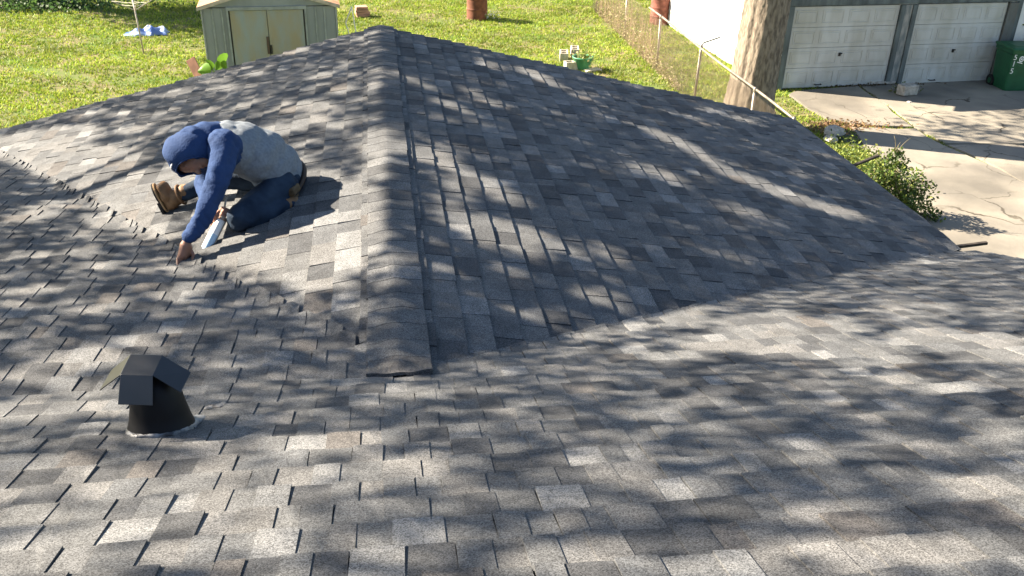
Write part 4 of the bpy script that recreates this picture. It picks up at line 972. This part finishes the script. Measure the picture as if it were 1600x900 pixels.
# caulking gun axis
gA, gB = at(348, 339, 5.18), at(315, 404, 5.03); gax = (gB-gA)/np.linalg.norm(gB-gA)
hR = at(333, 343, 5.19); side = np.cross(gax, AF); side /= np.linalg.norm(side); fwd = np.cross(side, gax)
grip = gA-gax*.02-side*.0
hR_elems = [(J['wrR'], .027, at(331, 342, 5.2), .029), (at(331, 340, 5.2), .03, at(336, 349, 5.185), .028)]
for k in range(4):
    base = at(334+1.2*k, 338+5.0*k, 5.16)+np.array([0, -.0, 0]); c0_ = gA+gax*(-.05+.022*k); R_ = .026
    arc = [base]+[c0_-side*R_*math.cos(a)-fwd*R_*math.sin(a)*1.0 for a in (0.5, 1.4, 2.4)]
    for i in range(3): hR_elems.append((arc[i], .0098-.0006*i, arc[i+1], .0092-.0006*i))
tb_ = [at(336, 336, 5.2), at(342, 335, 5.21), at(347, 340, 5.2)]
for i in range(2): hR_elems.append((tb_[i], .0125-.001*i, tb_[i+1], .011-.001*i))
hd = J['head']; fz_ = at(309, 262, 5.29)
fdir = (at(303, 275, 5.24)-hd); fdir /= np.linalg.norm(fdir)
up_ = np.cross(fdir, np.cross(at(280, 262, 5.3)-hd, fdir)); up_ = at(279, 262, 5.3)-hd; up_ -= fdir*(up_@fdir); up_ /= np.linalg.norm(up_); sd2 = np.cross(fdir, up_)
head_el = [(hd, (.082, .098, .088), (fdir, up_, sd2)), (hd+fdir*.05-up_*.02, .068, hd+fdir*.062-up_*.075, .043), (hd+fdir*.055+up_*.035, .055, hd+fdir*.06+up_*.0, .055),
           (hd+fdir*.108-up_*.005, .010, hd+fdir*.128-up_*.035, .014), (hd+fdir*.085+up_*.02-sd2*.035, .016, hd+fdir*.085+up_*.02+sd2*.035, .016), (hd+fdir*.102-up_*.062-sd2*.016, .010, hd+fdir*.102-up_*.062+sd2*.016, .010),
           (hd+sd2*.088-fdir*.005-up_*.02, .016, hd+sd2*.086-fdir*.005+up_*.012, .018), (hd-sd2*.088-fdir*.005-up_*.02, .016, hd-sd2*.086-fdir*.005+up_*.012, .018), (hd-fdir*.03-up_*.05, .055, J['neck'], .058)]
body_el = head_el+[(J['neck'], .058, J['chest'], .10), (J['chest'], .11, J['pel'], .10), (J['shL'], .055, J['elL'], .042), (J['elL'], .042, J['wrL'], .027), (J['chest'], .09, J['shL'], .055), (J['chest'], .09, J['shR'], .055),
  (J['shR'], .055, J['elR'], .042), (J['elR'], .042, J['wrR'], .027), (J['pel'], .09, J['hipL'], .075), (J['hipL'], .075, J['knL'], .052), (J['knL'], .05, J['anL'], .038), (J['pel'], .09, J['hipR'], .075), (J['hipR'], .075, J['knR'], .052), (J['knR'], .05, J['anR'], .036), (J['anR'], .034, J['heR'], .028), (J['heR'], .028, J['toR'], .022), (J['anL'], .034, J['ftL'], .026)]+hL_elems+hR_elems
blob('body', body_el, me_, [M_skin], .0055, 4)
def wr(V): return .0022*np.sin(V[:, 0]*46+V[:, 2]*38+2.2*np.sin(V[:, 1]*22))*np.sin(V[:, 2]*27-V[:, 0]*14+1.5*np.sin(V[:, 1]*31))+.003*np.sin(V[:, 0]*21-V[:, 2]*63+V[:, 1]*35)
# hooded top
T = [at(350, 224, 5.47), at(378, 231, 5.5), at(406, 243, 5.54), at(428, 260, 5.58), at(437, 272, 5.6)]
yx = np.array([.35, 1, .05]); yx /= np.linalg.norm(yx)
top_el = []
rads = [.130, .150, .158, .150, .140]
for i in range(4):
    for s_ in (-.06, 0, .06): top_el.append((T[i]+yx*s_, rads[i]*(.93 if s_ else 1), T[i+1]+yx*s_, rads[i+1]*(.93 if s_ else 1)))
armL = [(at(350, 226, 5.33), .098), (at(347, 256, 5.22), .083), (at(335, 296, 5.11), .066), (at(316, 342, 5.02), .058), (at(297, 371, 4.962), .044)]
armR = [(at(338, 218, 5.64), .09), (at(328, 252, 5.6), .075), (at(320, 286, 5.52), .060), (at(324, 312, 5.36), .052), (at(328, 328, 5.27), .042)]
for arm in (armL, armR):
    for i in range(4): top_el.append((*arm[i], *arm[i+1]))
neck_el = [(T[0], .11, at(333, 226, 5.42), .092)]
def is_navy(C):
    dA = np.minimum.reduce([segd(C, armL[i][0], armL[i+1][0])/((armL[i][1]+armL[i+1][1])/2) for i in range(4)]+[segd(C, armR[i][0], armR[i+1][0])/((armR[i][1]+armR[i+1][1])/2) for i in range(4)])
    dT = np.minimum.reduce([segd(C, T[i], T[i+1])/rads[i] for i in range(4)])
    dN = segd(C, at(333, 226, 5.42), at(338, 224, 5.44))/.125
    return (np.minimum(dA*1.0, dN) < dT*.97).astype(int)
def wr_top(V):
    w_ = wr(V)*1.3; nav = is_navy(V) > 0
    # folds running round the sleeves
    w_ = np.where(nav, w_, w_*.35)
    return w_+np.where(nav, .0075*np.abs(np.sin(V[:, 2]*48+V[:, 0]*40+2.6*np.sin(V[:, 1]*17+V[:, 0]*9)+1.2*np.sin(V[:, 2]*21)))**.6*np.clip(.5+.8*np.sin(V[:, 1]*23+V[:, 2]*13), 0, 1)-.003, .0015*np.sin(V[:, 0]*60+V[:, 1]*25))
blob('hooded_top', top_el+neck_el, me_, [M_grey, M_navy], .0085, 6, is_navy, wr_top)
# cuffs and hem
# hood: open shell round the head
hc = at(294, 239, 5.33); bm = bmesh.new()
nu, nv = 30, 22; V = []; F = []
hup = -fdir; hfw = up_            # the hood's crown points away from the face
ax0 = fdir; 
for j in range(nv+1):
    ph_ = 62
    # 180 = back of head, 62 = rim around the face
    for i in range(nu):
        th = 2*math.pi*i/nu; ph = math.radians(180-(180-(47-13*math.cos(th)))*j/nv)
        d = ax0*math.cos(ph)+(up_*math.cos(th)+sd2*math.sin(th))*math.sin(ph)
        r_ = .128+.010*math.cos(th)+.008*math.sin(3*th+j*.3)*math.sin(ph)+.004*math.sin(7*th+j*.8)
        if math.cos(th) < 0: r_ += .03*(-math.cos(th))*max(0, math.sin(ph))
        V.append(hc+d*r_)
for j in range(nv):
    for i in range(nu): F.append((j*nu+i, j*nu+(i+1) % nu, (j+1)*nu+(i+1) % nu, (j+1)*nu+i))
b = MB(); b.add(V, F); hood = b.build('hood', M_navy, me_, smooth=True); sm = hood.modifiers.new('t', 'SOLIDIFY'); sm.thickness = .008; sm.offset = -1; ss = hood.modifiers.new('s', 'SUBSURF'); ss.levels = 1; ss.render_levels = 1
rim = [V[nv*nu+i] for i in range(nu)]; b = MB(); b.tube(rim+[rim[0]], .0045, 6, cap=False); b.build('hood_hem', M_navy, hood, smooth=True)
# drape from hood to the shoulders
blob('hood_drape', [(hc+(at(322, 226, 5.4)-hc)*.55, .098, at(330, 222, 5.43), .10), (at(322, 226, 5.4), .092, at(338, 212, 5.5), .088), (at(338, 212, 5.5), .075, at(349, 208, 5.55), .055), (at(325, 238, 5.33), .07, at(342, 238, 5.3), .06), (at(304, 224, 5.37), .112, at(334, 214, 5.46), .098), (at(310, 243, 5.34), .104, at(338, 236, 5.38), .10), (at(308, 252, 5.36), .08, at(330, 250, 5.38), .075)], me_, [M_navy], .009, 6, None, lambda V: wr(V)*1.6)
# hair, cap brim
blob('hair', [(hd+up_*.05-fdir*.02, .075, hd+up_*.06+fdir*.04, .048), (hd+up_*.075+fdir*.06-sd2*.03, .02, hd+up_*.075+fdir*.065+sd2*.03, .02)], me_, [M_hair], .008, 3)
b = MB(); V = []
for k in range(13):
    th = math.radians(-65+130*k/12); 
    for r_, dz in ((.088, 0), (.118, .010)): V.append(hd+(up_*math.cos(th)+sd2*math.sin(th))*r_*1.0+fdir*(.062+dz*math.cos(th)*2))
b.add(V, [(2*k, 2*k+1, 2*k+3, 2*k+2) for k in range(12)]); br = b.build('cap_brim', mat('dark_cap', (.02, .025, .05), .7), me_, smooth=True); sm = br.modifiers.new('t', 'SOLIDIFY'); sm.thickness = .005
b = MB(); b.tube([V[2*k+1] for k in range(13)], .0045, 6); b.build('brim_piping', mat('white_piping', (.75, .76, .78), .6), br, smooth=True)
# jeans
jean_el = [(J['pel']+np.array([.0, 0, -.02]), .125, at(443, 285, 5.58), .125)]
for s_ in (-.09, .09): jean_el.append((J['pel']+yx*s_, .11, at(443, 286, 5.58)+yx*s_, .115))
jean_el += [(at(440, 292, 5.46), .108, at(402, 322, 5.28), .098), (at(402, 322, 5.28), .098, at(376, 340, 5.17), .086), (at(376, 343, 5.17), .080, at(420, 334, 5.24), .064), (at(420, 334, 5.24), .064, at(452, 322, 5.34), .052),
   (at(430, 280, 5.73), .108, at(350, 277, 5.79), .076), (at(350, 277, 5.79), .074, at(320, 289, 5.8), .064), (at(320, 289, 5.8), .064, at(288, 302, 5.81), .056)]
blob('jeans', jean_el, me_, [M_jean], .0085, 5, None, lambda V: wr(V)*1.2)
# belt and tool pouch
b = MB(); pc = at(441, 281, 5.59); ub = (at(441, 272, 5.6)-at(446, 290, 5.58)); ub = T[4]-T[3]; ub /= np.linalg.norm(ub); ux = np.cross(ub, yx); ux /= np.linalg.norm(ux)
ring = [pc+ub*.03+ux*.137*math.cos(a)+np.cross(ux, ub)*.2*math.sin(a) for a in np.linspace(0, 2*math.pi, 33)]
b.tube(ring, .014, 6, cap=False); b.build('belt', mat('brown_belt', (.05, .032, .02), .6), me_, smooth=True)
b = MB(); pcn = at(456, 304, 5.42); b.box(pcn, (.05, .10, .13), ((.9, -.3, .25), (.3, .95, 0), (-.24, .07, .97))); b.box(pcn+np.array([.015, -.01, .035]), (.05, .11, .05), ((.9, -.3, .25), (.3, .95, 0), (-.24, .07, .97))); 
b.build('tool_pouch', mat('worn_leather', (.10, .065, .03), .75, vary=.4, scale=20), me_, bevel=.012)
# boots
fo = (J['toR']-J['heR']); fo /= np.linalg.norm(fo); lg = J['anR']-at(330, 285, 5.8); lg /= np.linalg.norm(lg); sn = lg-fo*(lg@fo); sn /= np.linalg.norm(sn); wd_ = np.cross(fo, sn)
hl, to = J['heR'], J['toR']
bt = blob('boot', [(at(290, 300, 5.81), .056, at(278, 307, 5.81), .054), (at(278, 307, 5.81), .052, hl, .041), (hl, .040, hl+fo*.08, .040), (hl+fo*.08-sn*.01, .039, to-sn*.008, .036), (hl+fo*.06-wd_*.012, .042, to-wd_*.014, .036), (hl+fo*.06+wd_*.012, .042, to+wd_*.012, .036)], me_, [M_boot], .007, 4, None, lambda V: .0015*np.sin(V[:, 0]*90+V[:, 2]*110))
def sole(parent, hl, to, fo, sn, wd_, off=.040, th=.020):
    out = []; L_ = np.linalg.norm(to-hl)
    for k in range(28):
        a = 2*math.pi*k/28; u = math.cos(a); w_ = .043+.006*math.cos(a-.3)-.006*math.exp(-((u+.2)/.25)**2); out.append((hl+to)/2+fo*u*(L_/2+.042)+wd_*w_*math.sin(a))
    b = MB(); n = len(out); v = [p+sn*off for p in out]+[p+sn*(off+th*.45) for p in out]; b.add(v, [tuple(range(n)), tuple(range(n, 2*n))[::-1]]+[(i, n+i, n+(i+1) % n, (i+1) % n) for i in range(n)]); b.build('welt', M_welt, parent)
    b = MB(); v = [p+sn*(off+th*.45) for p in out]+[p+sn*(off+th) for p in out]; b.add(v, [tuple(range(n)), tuple(range(n, 2*n))[::-1]]+[(i, n+i, n+(i+1) % n, (i+1) % n) for i in range(n)])
    b.box(hl+sn*(off+th+.006)+fo*-.0, (.08, .07, .014), (fo, wd_, sn)); b.build('sole', M_sole, parent)
sole(bt, hl, to, fo, sn, wd_)
b = MB(); cc = at(283, 304, 5.81); lgx = np.cross(lg, (0, 1, 0)); lgx /= np.linalg.norm(lgx); b.tube([cc+lgx*.062*math.cos(a)+np.cross(lg, lgx)*.062*math.sin(a) for a in np.linspace(0, 2*math.pi, 25)], .009, 6, cap=False); b.build('boot_cuff', M_boot, bt, smooth=True)
hl2, to2 = at(457, 318, 5.37), at(478, 316, 5.52)
bt2 = blob('boot', [(at(448, 322, 5.33), .05, hl2, .045), (hl2, .045, to2, .036)], me_, [M_boot], .008, 4)

# ------------------------------------------------------------------ caulking gun (held by the person)
cg = thing('caulking_gun', 'caulking gun with a white and blue sealant tube held by the kneeling person', 'caulking gun', gB)
M_tube = mat('white_tube_plastic', (.78, .80, .80), .4, .5); M_lab = mat('light_blue_label', (.42, .60, .76), .45, .5); M_gun = mat('gun_steel', (.30, .25, .20), .5, .5, metal=.6)
def ring_tube(a0, a1, r, m, name, n=24): 
    b = MB(); b.tube([gA+gax*a0, gA+gax*a1], r, n); return b.build(name, m, cg, smooth=False)
LT = float(np.linalg.norm(gB-gA))
tb2 = ring_tube(.02, LT, .0255, M_tube, 'tube')
b = MB(); b.tube([gA+gax*(LT*.42), gA+gax*(LT-.01)], .0259, 24, cap=False); b.build('label_band', M_lab, tb2, smooth=True)
b = MB(); b.tube([gB, gB+gax*.015, gB+gax*.06], [.012, .009, .003], 12); b.build('nozzle', M_tube, cg, smooth=True)
b = MB(); b.tube([gA-gax*.0, gA+gax*.022], .030, 20); b.build('end_plate', M_gun, cg)
b = MB(); b.tube([gA+gax*.0+side*.029, gA+gax*(LT)+side*.029], .004, 6); b.tube([gA+gax*0-side*.029, gA+gax*LT-side*.029], .004, 6); b.build('frame', M_gun, cg)
b = MB(); b.tube([gA+gax*(LT-.004), gA+gax*(LT+.008)], [.031, .031], 20); b.build('front_ring', M_hard, cg)
rodend = at(354, 306, 5.22); rd = (rodend-gA); b = MB(); b.tube([gA, rodend], .006, 8); b.tube([rodend, rodend+side*.02+gax*-.012], .006, 8); b.build('plunger_rod', M_gun, cg, smooth=True)
b = MB(); b.box(gA-gax*.03, (.05, .03, .03), (gax, side, fwd)); b.build('grip_housing', M_gun, cg, bevel=.006)
b = MB(); b.tube([gA-gax*.04, gA-gax*.02-side*.05, gA+gax*.02-side*.085], [.013, .012, .010], 8); b.build('handle', M_hard, cg, smooth=True)
b = MB(); b.tube([gA-gax*.015-side*.01, gA+gax*.01-side*.045, gA+gax*.05-side*.07], .005, 6); b.build('trigger', M_gun, cg, smooth=True)
